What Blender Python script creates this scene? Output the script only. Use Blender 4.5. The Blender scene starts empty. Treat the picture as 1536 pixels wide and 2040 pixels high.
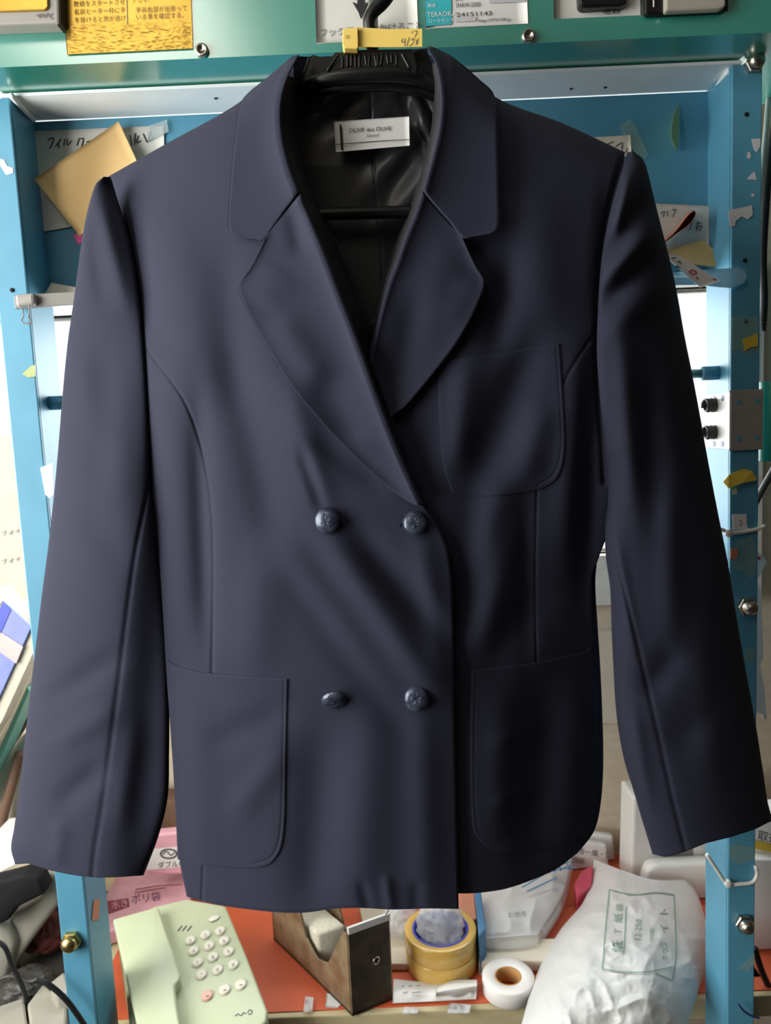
import bpy, bmesh, math, random
import numpy as np
random.seed(7); np.random.seed(7)
SC = bpy.context.scene
COL = SC.collection

# ------------------------------------------------------------------ camera, sky, lights, exposure
FPX = 1484.0; PITCH = math.radians(6.2); ROLL = math.radians(2.6); CAMZ = 1.35
fw = np.array([0, math.cos(PITCH), -math.sin(PITCH)])
rt0 = np.array([1.0, 0, 0]); up0 = np.array([0, math.sin(PITCH), math.cos(PITCH)])
rt = rt0 * math.cos(ROLL) - up0 * math.sin(ROLL)
up = up0 * math.cos(ROLL) + rt0 * math.sin(ROLL)
CP = np.array([0, 0, CAMZ])
from mathutils import Matrix, Vector
cam_d = bpy.data.cameras.new('camera')
cam = bpy.data.objects.new('camera', cam_d); COL.objects.link(cam)
cam.matrix_world = Matrix(((rt[0], up[0], -fw[0], 0), (rt[1], up[1], -fw[1], 0), (rt[2], up[2], -fw[2], CAMZ), (0, 0, 0, 1)))
cam_d.sensor_fit = 'VERTICAL'; cam_d.sensor_height = 36.0; cam_d.lens = FPX / 2040 * 36
cam_d.clip_start = 0.02
cam_d.dof.use_dof = True; cam_d.dof.focus_distance = 0.62; cam_d.dof.aperture_fstop = 9.0
SC.camera = cam
SC.view_settings.view_transform = 'Standard'; SC.view_settings.look = 'None'
SC.view_settings.gamma = 1.0; SC.view_settings.use_curve_mapping = False
SC.view_settings.exposure = 0.0
W = bpy.data.worlds.new('overcast_sky'); SC.world = W; W.use_nodes = True
bg = W.node_tree.nodes['Background']; bg.inputs[0].default_value = (0.93, 0.97, 1.0, 1); bg.inputs[1].default_value = 1.6

def area(name, loc, target, sx, sy, power, color):
    d = bpy.data.lights.new(name, 'AREA'); d.shape = 'RECTANGLE'; d.size = sx; d.size_y = sy
    d.energy = power; d.color = color
    o = bpy.data.objects.new(name, d); COL.objects.link(o)
    o.location = loc
    o.rotation_euler = (Vector(target) - Vector(loc)).to_track_quat('-Z', 'Y').to_euler()
    return o
# daylight through the large window on the left, and through the window behind the counter
area('daylight_left_window', (-1.12, 0.14, 1.52), (0.0, 0.14, 1.52), 1.1, 1.3, 45.0, (1.0, 0.985, 0.96))
area('daylight_back_window', (-0.1, 1.19, 1.345), (-0.1, 0.0, 1.2), 1.3, 0.38, 12.0, (0.92, 0.97, 1.0))
area('ceiling_lamp_light', (-0.58, -0.5, 2.34), (-0.58, -0.5, 0), 0.5, 0.8, 4.5, (1.0, 0.95, 0.84))

# ------------------------------------------------------------------ helpers
def pdir(px, py):
    px = np.asarray(px, float); py = np.asarray(py, float)
    return fw + rt * ((px - 768) / FPX)[..., None] - up * ((py - 1020) / FPX)[..., None]
def at(px, py, Y):
    """world point seen at photo pixel (px,py) that lies at depth Y"""
    px, py, Y = np.broadcast_arrays(np.asarray(px, float), np.asarray(py, float), np.asarray(Y, float))
    d = pdir(px, py)
    return CP + d * (Y / d[..., 1])[..., None]
def onz(px, py, z):
    px, py, z = np.broadcast_arrays(np.asarray(px, float), np.asarray(py, float), np.asarray(z, float))
    d = pdir(px, py)
    return CP + d * ((z - CAMZ) / d[..., 2])[..., None]
def onplane(px, py, P0, n):
    d = pdir(px, py); n = np.asarray(n, float)
    return CP + d * ((np.dot(np.asarray(P0) - CP, n)) / (d @ n))[..., None]

def lin(c):
    c = c / 255.0
    return c / 12.92 if c <= 0.04045 else ((c + 0.055) / 1.055) ** 2.4
def rgb(c): return (lin(c[0]), lin(c[1]), lin(c[2]), 1.0)
MATS = {}
def mat(name, c, rough=0.5, metal=0.0, var=0.06, scale=40, bump=0.0, bscale=300, spec=0.5, sheen=0.0, trans=0.0, coat=0.0, thin=0.0, coat_ior=1.5, c2=None, stretch=None, translucent=0.0):
    if name in MATS: return MATS[name]
    m = bpy.data.materials.new(name); m.use_nodes = True; nt = m.node_tree; N = nt.nodes; L = nt.links
    p = N['Principled BSDF']; out = N['Material Output']
    p.inputs['Roughness'].default_value = rough; p.inputs['Metallic'].default_value = metal
    p.inputs['Specular IOR Level'].default_value = spec
    p.inputs['Sheen Weight'].default_value = sheen; p.inputs['Sheen Roughness'].default_value = 0.5
    p.inputs['Transmission Weight'].default_value = trans
    p.inputs['Coat Weight'].default_value = coat
    p.inputs['Coat IOR'].default_value = coat_ior; p.inputs['Coat Roughness'].default_value = 0.22
    tc = N.new('ShaderNodeTexCoord'); mp = N.new('ShaderNodeMapping'); L.new(tc.outputs['Object'], mp.inputs[0])
    if stretch: mp.inputs['Scale'].default_value = stretch
    nz = N.new('ShaderNodeTexNoise'); nz.inputs['Scale'].default_value = scale; nz.inputs['Detail'].default_value = 4
    L.new(mp.outputs[0], nz.inputs['Vector'])
    rmp = N.new('ShaderNodeValToRGB'); L.new(nz.outputs['Fac'], rmp.inputs[0])
    a = rgb(c); b = rgb(c2) if c2 else a
    e = rmp.color_ramp.elements
    e[0].position = 0.35; e[1].position = 0.65
    e[0].color = (a[0] * (1 - var), a[1] * (1 - var), a[2] * (1 - var), 1)
    e[1].color = (min(1, b[0] * (1 + var)), min(1, b[1] * (1 + var)), min(1, b[2] * (1 + var)), 1)
    L.new(rmp.outputs[0], p.inputs['Base Color'])
    if bump > 0:
        n2 = N.new('ShaderNodeTexNoise'); n2.inputs['Scale'].default_value = bscale; n2.inputs['Detail'].default_value = 3
        L.new(mp.outputs[0], n2.inputs['Vector'])
        bp = N.new('ShaderNodeBump'); bp.inputs['Strength'].default_value = bump; bp.inputs['Distance'].default_value = 0.002
        L.new(n2.outputs['Fac'], bp.inputs['Height']); L.new(bp.outputs[0], p.inputs['Normal'])
    sh = p.outputs[0]
    if translucent > 0:
        t = N.new('ShaderNodeBsdfTranslucent'); L.new(rmp.outputs[0], t.inputs[0])
        mx = N.new('ShaderNodeMixShader'); mx.inputs[0].default_value = translucent
        L.new(sh, mx.inputs[1]); L.new(t.outputs[0], mx.inputs[2]); sh = mx.outputs[0]
    if thin > 0:
        t = N.new('ShaderNodeBsdfTransparent'); mx = N.new('ShaderNodeMixShader'); mx.inputs[0].default_value = thin
        L.new(sh, mx.inputs[1]); L.new(t.outputs[0], mx.inputs[2]); sh = mx.outputs[0]
    L.new(sh, out.inputs[0])
    MATS[name] = m
    return m

ORG = {}
def tag(o, label=None, cat=None, group=None, kind=None):
    if label: o['label'] = label
    if cat: o['category'] = cat
    if group: o['group'] = group
    if kind: o['kind'] = kind
    return o
def thing(name, loc, label, cat, group=None):
    o = bpy.data.objects.new(name, None); COL.objects.link(o); o.location = [float(v) for v in loc]
    o.empty_display_size = 0.03
    ORG[o.name] = np.array(loc, float)
    return tag(o, label, cat, group)
def mk(name, V, F, m, parent=None, smooth=True, label=None, cat=None, group=None, kind=None):
    V = np.asarray(V, float).reshape(-1, 3)
    if parent is not None: org = ORG[parent.name]
    else: org = np.array([(V[:, 0].min() + V[:, 0].max()) / 2, (V[:, 1].min() + V[:, 1].max()) / 2, V[:, 2].min()])
    me = bpy.data.meshes.new(name)
    if isinstance(F, np.ndarray) and F.ndim == 2:
        k = F.shape[1]; n = len(F)
        me.vertices.add(len(V)); me.vertices.foreach_set('co', (V - org).astype(np.float32).ravel())
        me.loops.add(n * k); me.loops.foreach_set('vertex_index', F.astype(np.int32).ravel())
        me.polygons.add(n); me.polygons.foreach_set('loop_start', (np.arange(n) * k).astype(np.int32))
        me.update(calc_edges=True); me.validate()
    else:
        me.from_pydata([tuple(v) for v in (V - org)], [], [tuple(int(i) for i in f) for f in F]); me.update()
    if smooth: me.polygons.foreach_set('use_smooth', np.ones(len(me.polygons), bool))
    me.materials.append(m)
    o = bpy.data.objects.new(name, me); COL.objects.link(o)
    if parent is not None: o.parent = parent
    else: o.location = org
    ORG[o.name] = org
    return tag(o, label, cat, group, kind)
def join(*parts):
    Vs, Fs, k = [], [], 0
    for V, F in parts:
        V = np.asarray(V, float).reshape(-1, 3)
        Vs.append(V); Fs += [tuple(int(i) + k for i in f) for f in F]; k += len(V)
    return np.vstack(Vs), Fs
def bm_out(bm):
    bm.verts.ensure_lookup_table(); bm.verts.index_update()
    V = np.array([v.co[:] for v in bm.verts]); F = [tuple(v.index for v in f.verts) for f in bm.faces]
    bm.free(); return V, F
def prism(A, B, bevel=0.0, seg=2):
    """solid between two matching polygons (world points)"""
    A = np.asarray(A, float); B = np.asarray(B, float); n = len(A)
    bm = bmesh.new()
    a = [bm.verts.new(p) for p in A]; b = [bm.verts.new(p) for p in B]
    bm.faces.new(a); bm.faces.new(b[::-1])
    for i in range(n): bm.faces.new((a[i], b[i], b[(i + 1) % n], a[(i + 1) % n]))
    bmesh.ops.recalc_face_normals(bm, faces=bm.faces[:])
    if bevel > 0:
        bmesh.ops.bevel(bm, geom=bm.edges[:], offset=bevel, segments=seg, profile=0.5, affect='EDGES', clamp_overlap=True)
    return bm_out(bm)
def box(x0, x1, y0, y1, z0, z1, bevel=0.0, seg=2):
    return prism([(x0, y0, z0), (x1, y0, z0), (x1, y1, z0), (x0, y1, z0)], [(x0, y0, z1), (x1, y0, z1), (x1, y1, z1), (x0, y1, z1)], bevel, seg)
def pprism(pts, Y0, depth, bevel=0.0):
    """polygon read from the photo at depth Y0, given real thickness along the room's depth"""
    p = np.array(pts, float); A = at(p[:, 0], p[:, 1], Y0)
    if Y0 > .845: A[:, 2] = np.maximum(A[:, 2], .6406)   # rests on the counter
    B = A + np.array([0, depth, 0])
    return prism(A, B, bevel)
def zprism(pts, z0, z1, bevel=0.0):
    """polygon read from the photo on height z1, standing on z0"""
    p = np.array(pts, float); B = onz(p[:, 0], p[:, 1], z1); A = B.copy(); A[:, 2] = z0
    return prism(A, B, bevel)
def basis(n):
    n = np.asarray(n, float); n = n / np.linalg.norm(n)
    a = np.array([0, 0, 1.0]) if abs(n[2]) < 0.9 else np.array([1.0, 0, 0])
    u = np.cross(a, n); u /= np.linalg.norm(u); return u, np.cross(n, u), n
def lathe(c, axis, prof, n=32, closed_ends=True):
    """prof: list of (r, h) along the axis from c"""
    u, v, w = basis(axis); V = []; F = []
    for r, h in prof:
        for k in range(n):
            t = 2 * math.pi * k / n
            V.append(np.asarray(c) + w * h + (u * math.cos(t) + v * math.sin(t)) * r)
    m = len(prof)
    for i in range(m - 1):
        for k in range(n):
            k2 = (k + 1) % n
            F.append((i * n + k, i * n + k2, (i + 1) * n + k2, (i + 1) * n + k))
    if closed_ends:
        F.append(tuple(range(n))[::-1]); F.append(tuple((m - 1) * n + k for k in range(n)))
    return np.array(V), F
def ring(c, axis, ri, ro, h, n=48, b=0.0008):
    prof = [(ri, b), (ri + b, 0), (ro - b, 0), (ro, b), (ro, h - b), (ro - b, h), (ri + b, h), (ri, h - b), (ri, b)]
    return lathe(c, axis, prof, n, False)
def cr(P, n):
    """smooth curve through points, n samples by arc length"""
    P = np.asarray(P, float)
    if len(P) == 2:
        t = np.linspace(0, 1, n)[:, None]; return P[0] * (1 - t) + P[1] * t
    Q = np.vstack([2 * P[0] - P[1], P, 2 * P[-1] - P[-2]]); out = []
    for i in range(1, len(Q) - 2):
        p0, p1, p2, p3 = Q[i - 1], Q[i], Q[i + 1], Q[i + 2]
        d1 = max(np.linalg.norm(p2 - p1), 1e-9)
        m1 = (p2 - p0) / max(np.linalg.norm(p2 - p1) + np.linalg.norm(p1 - p0), 1e-9) * d1
        m2 = (p3 - p1) / max(np.linalg.norm(p3 - p2) + np.linalg.norm(p2 - p1), 1e-9) * d1
        t = np.linspace(0, 1, 24, endpoint=False)[:, None]
        out.append((2 * t**3 - 3 * t**2 + 1) * p1 + (t**3 - 2 * t**2 + t) * m1 + (-2 * t**3 + 3 * t**2) * p2 + (t**3 - t**2) * m2)
    C = np.vstack(out + [Q[-2][None]])
    s = np.concatenate([[0], np.cumsum(np.linalg.norm(np.diff(C, axis=0), axis=1))])
    x = np.linspace(0, s[-1], n)
    return np.stack([np.interp(x, s, C[:, k]) for k in range(C.shape[1])], 1)
def tube(P, r, n=10, smooth_n=None, flat=1.0):
    P = np.asarray(P, float)
    if smooth_n: P = cr(P, smooth_n)
    r = np.broadcast_to(np.asarray(r, float), (len(P),))
    T = np.gradient(P, axis=0); T /= np.linalg.norm(T, axis=1)[:, None] + 1e-12
    u, v, _ = basis(T[0]); V = []; F = []
    for i in range(len(P)):
        u = u - T[i] * np.dot(u, T[i]); u /= np.linalg.norm(u) + 1e-12; v = np.cross(T[i], u)
        for k in range(n):
            t = 2 * math.pi * k / n
            V.append(P[i] + (u * math.cos(t) + v * math.sin(t) * flat) * r[i])
    for i in range(len(P) - 1):
        for k in range(n):
            k2 = (k + 1) % n
            F.append((i * n + k, i * n + k2, (i + 1) * n + k2, (i + 1) * n + k))
    F.append(tuple(range(n))[::-1]); F.append(tuple((len(P) - 1) * n + k for k in range(n)))
    return np.array(V), F
def gridF(nv, nu, off=0):
    i = np.arange(nv - 1)[:, None]; j = np.arange(nu - 1)[None]
    a = (i * nu + j).ravel() + off
    return np.stack([a, a + nu, a + nu + 1, a + 1], 1)
def coons(L, R, T, B, nv, nu):
    L = cr(L, nv); R = cr(R, nv); T = cr(T, nu); B = cr(B, nu)
    u = np.linspace(0, 1, nu)[None, :, None]; v = np.linspace(0, 1, nv)[:, None, None]
    P = (1 - u) * L[:, None] + u * R[:, None] + (1 - v) * T[None] + v * B[None]
    P -= (1 - u) * (1 - v) * L[0] + u * (1 - v) * R[0] + (1 - u) * v * L[-1] + u * v * R[-1]
    w = np.linalg.norm(R - L, axis=1)[:, None]; h = np.linalg.norm(B - T, axis=1)[None, :]
    uu = u[..., 0]; vv = v[..., 0]
    return P[..., 0], P[..., 1], uu, vv, uu * w, (1 - uu) * w, vv * h, (1 - vv) * h
def two_sided(name, front, back, m, parent, **k):
    """front and back point grids (nv,nu,3) sharing their border: a closed sheet with thickness"""
    nv, nu = front.shape[:2]; n = nv * nu
    F = np.vstack([gridF(nv, nu), gridF(nv, nu, n)[:, ::-1]])
    idx = np.arange(n).reshape(nv, nu)
    b = np.concatenate([idx[0, :-1], idx[:-1, -1], idx[-1, :0:-1], idx[:0:-1, 0]])
    b2 = np.roll(b, -1)
    F = np.vstack([F, np.stack([b2, b, b + n, b2 + n], 1)])
    return mk(name, np.vstack([front.reshape(-1, 3), back.reshape(-1, 3)]), F, m, parent, True, **k)
def sheet(name, c4, Yf, th, m, parent=None, n=14, smooth=True, fn=None, **k):
    """paper with four photo corners TL,TR,BR,BL; Yf depth number or function(u,v,px,py)"""
    c = np.array(c4, float); u = np.linspace(0, 1, n)[None, :]; v = np.linspace(0, 1, n)[:, None]
    X = (1 - u) * (1 - v) * c[0, 0] + u * (1 - v) * c[1, 0] + u * v * c[2, 0] + (1 - u) * v * c[3, 0]
    Z = (1 - u) * (1 - v) * c[0, 1] + u * (1 - v) * c[1, 1] + u * v * c[2, 1] + (1 - u) * v * c[3, 1]
    if fn is not None:
        Pf = fn(X, Z, u + 0 * v, v + 0 * u); nrm = np.array([0, 0, -1.0]); Pb = Pf + nrm * th
    else:
        Y = Yf(u, v, X, Z) if callable(Yf) else Yf + 0 * X
        Pf = at(X, Z, Y); Pb = Pf + np.array([0, th, 0])
    return two_sided(name, Pf, Pb, m, parent, **k)
_dg = None
def ptext(body, x, y, h, ang, fn, m, parent, name='lettering', sx=1.0, align='LEFT'):
    """flat lettering whose baseline starts at photo pixel x,y; fn maps pixels to the surface it is printed on"""
    c = bpy.data.curves.new('t', 'FONT'); c.body = body; c.align_x = align; c.resolution_u = 2
    o = bpy.data.objects.new('t', c); COL.objects.link(o)
    dg = bpy.context.evaluated_depsgraph_get()
    me = bpy.data.meshes.new_from_object(o.evaluated_get(dg))
    bpy.data.objects.remove(o)
    if len(me.vertices) == 0: return None
    V = np.array([v.co[:] for v in me.vertices]); F = [tuple(p.vertices) for p in me.polygons]
    s = h / 0.72; a = math.radians(ang)
    lx = V[:, 0] * s * sx; ly = V[:, 1] * s
    px = x + lx * math.cos(a) + ly * math.sin(a) * -1 * -1 * 0 + (-ly) * 0 + ly * (-math.sin(a)) * -0
    px = x + lx * math.cos(a) - ly * math.sin(a)
    py = y - (lx * math.sin(a) + ly * math.cos(a))
    bpy.data.meshes.remove(me)
    return mk(name, fn(px, py), F, m, parent, False)
def pstroke(lines, w, fn, m, parent, name='lettering'):
    parts = []
    for ln in lines:
        P = cr(ln, max(2, 5 * (len(ln) - 1))) if len(ln) > 2 else np.array(ln, float)
        T = np.gradient(P, axis=0); T /= np.linalg.norm(T, axis=1)[:, None] + 1e-9
        Nn = np.stack([-T[:, 1], T[:, 0]], 1) * w / 2
        A = P + Nn; B = P - Nn; n = len(P)
        V = np.vstack([fn(A[:, 0], A[:, 1]), fn(B[:, 0], B[:, 1])])
        parts.append((V, [(i, i + 1, n + i + 1, n + i) for i in range(n - 1)]))
    V, F = join(*parts)
    return mk(name, V, F, m, parent, False)
def vnoise(x, y, s, seed=0):
    """smooth value noise on arrays"""
    rs = np.random.RandomState(seed); G = rs.rand(64, 64)
    X = np.asarray(x) / s; Y = np.asarray(y) / s
    xi = np.floor(X).astype(int); yi = np.floor(Y).astype(int); fx = X - xi; fy = Y - yi
    fx = fx * fx * (3 - 2 * fx); fy = fy * fy * (3 - 2 * fy)
    g = lambda a, b: G[a % 64, b % 64]
    return g(xi, yi) * (1 - fx) * (1 - fy) + g(xi + 1, yi) * fx * (1 - fy) + g(xi, yi + 1) * (1 - fx) * fy + g(xi + 1, yi + 1) * fx * fy
def crease(x, y, s, seed): return 1 - np.abs(2 * vnoise(x, y, s, seed) - 1)

# ------------------------------------------------------------------ materials
M = {}
def defm(key, *a, **k): M[key] = mat(key, *a, **k)
defm('navy_wool', (44, 46, 60), 0.8, var=0.05, scale=900, bump=0.12, bscale=2500, spec=0.12, sheen=0.03)
defm('navy_edge', (40, 42, 62), 0.8, var=0.05, scale=900, spec=0.2)
defm('black_lining', (56, 56, 58), 0.42, var=0.05, scale=30, bump=0.1, bscale=60, spec=0.45)
defm('black_plastic', (16, 16, 17), 0.35, var=0.05)
defm('black_rubber', (24, 24, 25), 0.75, var=0.1, spec=0.2)
defm('button_navy', (50, 56, 74), 0.22, metal=0.25, var=0.25, scale=160, bump=0.15, bscale=300, c2=(72, 78, 92))
defm('label_white', (236, 234, 230), 0.8, var=0.03, bump=0.1, bscale=900)
defm('ink', (35, 35, 40), 0.8); defm('ink_grey', (95, 95, 98), 0.8)
defm('paper_white', (226, 224, 220), 0.75, var=0.02); defm('paper_cream', (216, 206, 186), 0.8, var=0.04, scale=20)
defm('paper_pale', (206, 205, 196), 0.8, var=0.03)
defm('kraft', (206, 170, 112), 0.7, var=0.05, scale=25); defm('kraft_dark', (190, 160, 104), 0.7, var=0.06, scale=25)
defm('yellow_paper', (236, 204, 104), 0.7, var=0.03)
defm('frame_blue', (84, 147, 173), 0.42, var=0.05, scale=14, bump=0.05, bscale=90)
defm('frame_pale', (244, 250, 248), 0.45, var=0.03, scale=20)
defm('teal_paint', (38, 140, 122), 0.33, var=0.04, scale=12, bump=0.04, bscale=160, coat=1.0, coat_ior=2.8)
defm('gold_ink', (140, 112, 62), 0.7)
defm('gold_foil', (196, 158, 70), 0.3, metal=0.8, var=0.05, bump=0.0)
defm('steel', (190, 184, 170), 0.28, metal=1.0, var=0.12, scale=120)
defm('brass', (190, 170, 110), 0.32, metal=1.0, var=0.12, scale=120)
defm('grey_metal', (126, 122, 116), 0.5, metal=0.3, var=0.08)
defm('grey_plastic', (150, 146, 138), 0.5, var=0.04); defm('dark_grey', (60, 58, 54), 0.5)
defm('hole', (6, 10, 16), 0.9)
defm('tape_residue', (176, 196, 160), 0.35, var=0.12, scale=60, thin=0.84)
defm('tape_clear', (200, 215, 215), 0.25, var=0.1, scale=50, thin=0.65)
defm('tape_pale', (150, 200, 222), 0.35, var=0.06, scale=30, thin=0.25)
defm('tape_leaf', (170, 182, 116), 0.5, var=0.08, scale=60)
defm('tape_yellow', (206, 176, 60), 0.5, var=0.08, scale=60)
defm('chip', (196, 198, 200), 0.7, var=0.04)
defm('wall_beige', (212, 198, 174), 0.85, var=0.06, scale=30, bump=0.25, bscale=220, stretch=(1, 1, 3))
defm('wall_pale', (214, 208, 196), 0.9, var=0.03); defm('ceiling_white', (128, 122, 112), 0.9)
defm('wall_dim', (34, 31, 29), 0.9); defm('floor_grey', (70, 62, 54), 0.7, var=0.1, scale=8)
defm('window_frame', (220, 218, 210), 0.5); 
defm('desk_edge', (196, 182, 142), 0.6, var=0.06, scale=30, stretch=(1, 6, 6)); defm('orange_mat', (206, 92, 54), 0.5, var=0.05, scale=12)
defm('phone', (184, 191, 158), 0.38, var=0.02, scale=20); defm('phone_shade', (118, 122, 92), 0.5)
defm('phone_key', (216, 210, 192), 0.45, var=0.03); defm('phone_key_red', (214, 168, 154), 0.45)
defm('pink_film', (226, 168, 178), 0.35, var=0.05, scale=60); defm('purple_ink', (122, 62, 102), 0.6); defm('plum', (140, 60, 78), 0.5)
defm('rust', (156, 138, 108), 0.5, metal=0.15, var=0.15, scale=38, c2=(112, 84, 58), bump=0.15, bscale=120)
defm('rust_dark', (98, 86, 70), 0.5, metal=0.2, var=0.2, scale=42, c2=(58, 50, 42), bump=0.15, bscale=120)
defm('packing_tape', (212, 172, 88), 0.25, var=0.05, scale=20, coat=0.4)
defm('cardboard', (186, 140, 84), 0.8, var=0.06); defm('white_tape', (232, 228, 222), 0.55, var=0.02)
defm('film', (226, 228, 230), 0.2, var=0.05, scale=60, thin=0.55, bump=0.2, bscale=90)
defm('bag_film', (240, 240, 238), 0.3, var=0.03, scale=30, thin=0.28, bump=0.25, bscale=120, translucent=0.2)
defm('green_ink', (122, 152, 134), 0.7); defm('blue_ink', (70, 120, 160), 0.6); defm('crimson', (204, 72, 96), 0.4)
defm('glass', (235, 245, 245), 0.3, thin=0.8)
defm('nylon', (224, 222, 212), 0.45); defm('cable_black', (22, 22, 24), 0.5); defm('cable_white', (214, 208, 196), 0.5)
defm('white_plastic', (222, 220, 214), 0.42, var=0.02); defm('beige_plastic', (158, 154, 140), 0.45, var=0.03)
defm('cover_blue', (132, 142, 208), 0.4, var=0.08, scale=40); defm('cover_pink', (222, 184, 180), 0.45, var=0.06); defm('cover_deep', (70, 84, 190), 0.4)
defm('page_edge', (214, 206, 184), 0.8, var=0.08, scale=200); defm('cover_teal', (120, 190, 176), 0.4)
defm('red_cloth', (88, 36, 32), 0.8, var=0.1); defm('brown_wood', (110, 82, 62), 0.7, var=0.15, scale=20)
defm('cyan_print', (58, 178, 186), 0.45); defm('rose', (214, 70, 130), 0.6); defm('salmon', (196, 128, 100), 0.6); defm('rust_red', (110, 44, 24), 0.7)
defm('rail_grey', (128, 126, 120), 0.45, var=0.05); defm('green_tube', (26, 140, 110), 0.4); defm('navy_plastic', (38, 48, 96), 0.4)
# ------------------------------------------------------------------ the room
XL, XR, YF, YB, ZC = -1.15, 1.5, -1.6, 1.17, 2.4
def struct(name, V, F, m, parent=None, smooth=False):
    return mk(name, V, F, m, parent, smooth, kind=None if parent else 'structure')
struct('floor', *box(XL, XR, YF, YB, -0.05, 0), M['floor_grey'])
struct('ceiling', *box(XL, XR, YF, YB + .06, ZC, ZC + 0.05), M['ceiling_white'])
struct('wall_front', *box(XL, XR, YF - 0.05, YF, 0, ZC), M['wall_dim'])
struct('wall_right', *box(XR, XR + 0.05, YF, YB, 0, ZC), M['wall_dim'])
def holed(axis_fixed, lo, hi, a0, a1, b0, b1, A0, A1, B0, B1):
    """wall of four blocks around an opening; axis_fixed 'x' or 'y'"""
    out = []
    for (p0, p1, q0, q1) in ((A0, A1, B0, b0), (A0, A1, b1, B1), (A0, a0, b0, b1), (a1, A1, b0, b1)):
        out.append(box(p0, p1, lo, hi, q0, q1) if axis_fixed == 'y' else box(lo, hi, p0, p1, q0, q1))
    return join(*out)
struct('wall_back', *holed('y', YB, YB + 0.06, -0.95, 0.56, 1.14, 1.548, XL, XR, 0, ZC), M['wall_beige'])
struct('wall_left', *holed('x', XL - 0.05, XL, -0.65, 0.75, 0.75, 2.2, YF, YB, 0, ZC), M['wall_pale'])
w1 = struct('window_1', *join(box(-.95, .56, YB - .012, YB + .05, 1.06, 1.14), box(-.95, .56, YB - .012, YB + .05, 1.548, 1.572), box(-.98, -.95, YB, YB + .05, 1.06, 1.572), box(.56, .59, YB - .012, YB + .05, 1.06, 1.572), box(-.17, -.14, YB + .01, YB + .04, 1.14, 1.548)), M['window_frame'])
struct('pane', *box(-.95, -.17, YB + .02, YB + .025, 1.14, 1.548), M['glass'], w1)
struct('pane', *box(-.14, .56, YB + .02, YB + .025, 1.14, 1.548), M['glass'], w1)
cl = mk('ceiling_lamp', *box(-.84, -.32, -.92, -.08, 2.355, 2.4, .004), M['white_plastic'], None, False, label='flat white ceiling lamp above the counter', cat='lamp')
w2 = struct('window_2', *join(box(XL - .05, XL + .01, -.65, .75, .72, .75), box(XL - .05, XL + .01, -.65, .75, 2.2, 2.23), box(XL - .05, XL + .01, -.02, .02, .75, 2.2)), M['window_frame'])
struct('pane', *box(XL - .03, XL - .025, -.65, -.02, .75, 2.2), M['glass'], w2)
struct('pane', *box(XL - .03, XL - .025, -.02+.04, .75, .75, 2.2), M['glass'], w2)

# ------------------------------------------------------------------ blue steel frame (two angle posts, back panel, rod, bolts)
ZU = 1.695; YP = 0.78; YPB = 0.838
frame = thing('steel_rack', (0, YP, 0.0), 'light blue painted steel rack standing behind the blazer', 'rack')
def angle_post(xf0, xf1, inner_left):
    # front flange and a leg running back along its inner edge
    t = 0.004
    leg = box(xf0, xf0 + t, YP + t + .0002, YPB, 0, ZU) if inner_left else box(xf1 - t, xf1, YP + t + .0002, YPB, 0, ZU)
    return join(box(xf0, xf1, YP, YP + t, 0, ZU, .0012), leg)
post_l = mk('post', *angle_post(-.385, -.354, False), M['frame_blue'], frame, False)
post_r = mk('post', *angle_post(.3632, .3935, True), M['frame_blue'], frame, False)
mk('back_panel', *box(-.356, .3652, YPB - .003, YPB, 1.502, ZU - .001, .0008), M['frame_blue'], frame, False)
mk('top_plate', *box(-.362, .372, YP - .002, YPB + .004, ZU, ZU + .003), M['frame_pale'], frame, False)
mk('panel_flange', *box(-.352, .3625, YPB - .018, YPB - .003, 1.502, 1.505, .0008), M['frame_blue'], frame, False)
onP = lambda px, py: at(px, py, YP - .0006)
onB = lambda px, py: at(px, py, YPB - .0038)
for (a, b) in (((22, 190), (66, 238)), ((1402, 208), (1452, 140))):
    P = [onz(a[0], a[1], ZU - .002), onz((a[0] + b[0]) / 2, (a[1] + b[1]) / 2, ZU - .003), onz(b[0], b[1], ZU - .002)]
    mk('weld_bead', *tube(P, .0028, 8, 14), M['frame_pale'], frame)
# drilled holes in the posts and top plate
for (px, py) in ((24, 578), (1487, 228), (1484, 519), (1486, 640), (178, 1660)):
    c = at(px, py, YP - .0004); mk('drilled_hole', *lathe(c, (0, -1, 0), [(.0022, 0), (.0022, .0004)], 14), M['hole'], frame)
for (px, py) in ((1138, 177), (1206, 174), (430, 196), (880, 188)):
    c = onz(px, py, ZU - .0004); mk('drilled_hole', *lathe(c, (0, 0, -1), [(.0018, 0), (.0018, .0004)], 12), M['hole'], frame)
# bolts with hexagon collar and domed end
def bolt(c, m, r=.0105, dome=.012):
    b = mk('bolt', *lathe(c, (0, -1, 0), [(r, 0), (r, .005), (r * .93, .0062)], 6), M[m], frame, False)
    k = [(r * .78, .0062), (r * .78, .0085)] + [(r * .78 * math.cos(t), .0085 + dome * .7 * math.sin(t)) for t in np.linspace(0.1, 1.5, 8)]
    mk('cap_nut', *lathe(c, (0, -1, 0), k, 20), M[m], b)
bolt(at(1486, 1207, YP), 'steel'); bolt(at(1480, 1836, YP), 'steel'); bolt(at(144, 1872, YP), 'brass', .0115, .010); bolt(at(1500, 128, YP), 'steel', .010, .008)
# towel-rail like rod between the posts with blue sockets
zr = at(1405, 744, .81)[2]
mk('cross_rod', *tube([(-.335, .81, zr), (.345, .81, zr)], .0048, 14), M['steel'], frame)
for sx in (-1, 1):
    xs = -.356 if sx < 0 else .3652
    mk('rod_socket', *lathe((xs, .81, zr), (-sx, 0, 0), [(.0075, 0), (.0075, .018), (.0062, .02)], 18), M['frame_blue'], frame)

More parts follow.
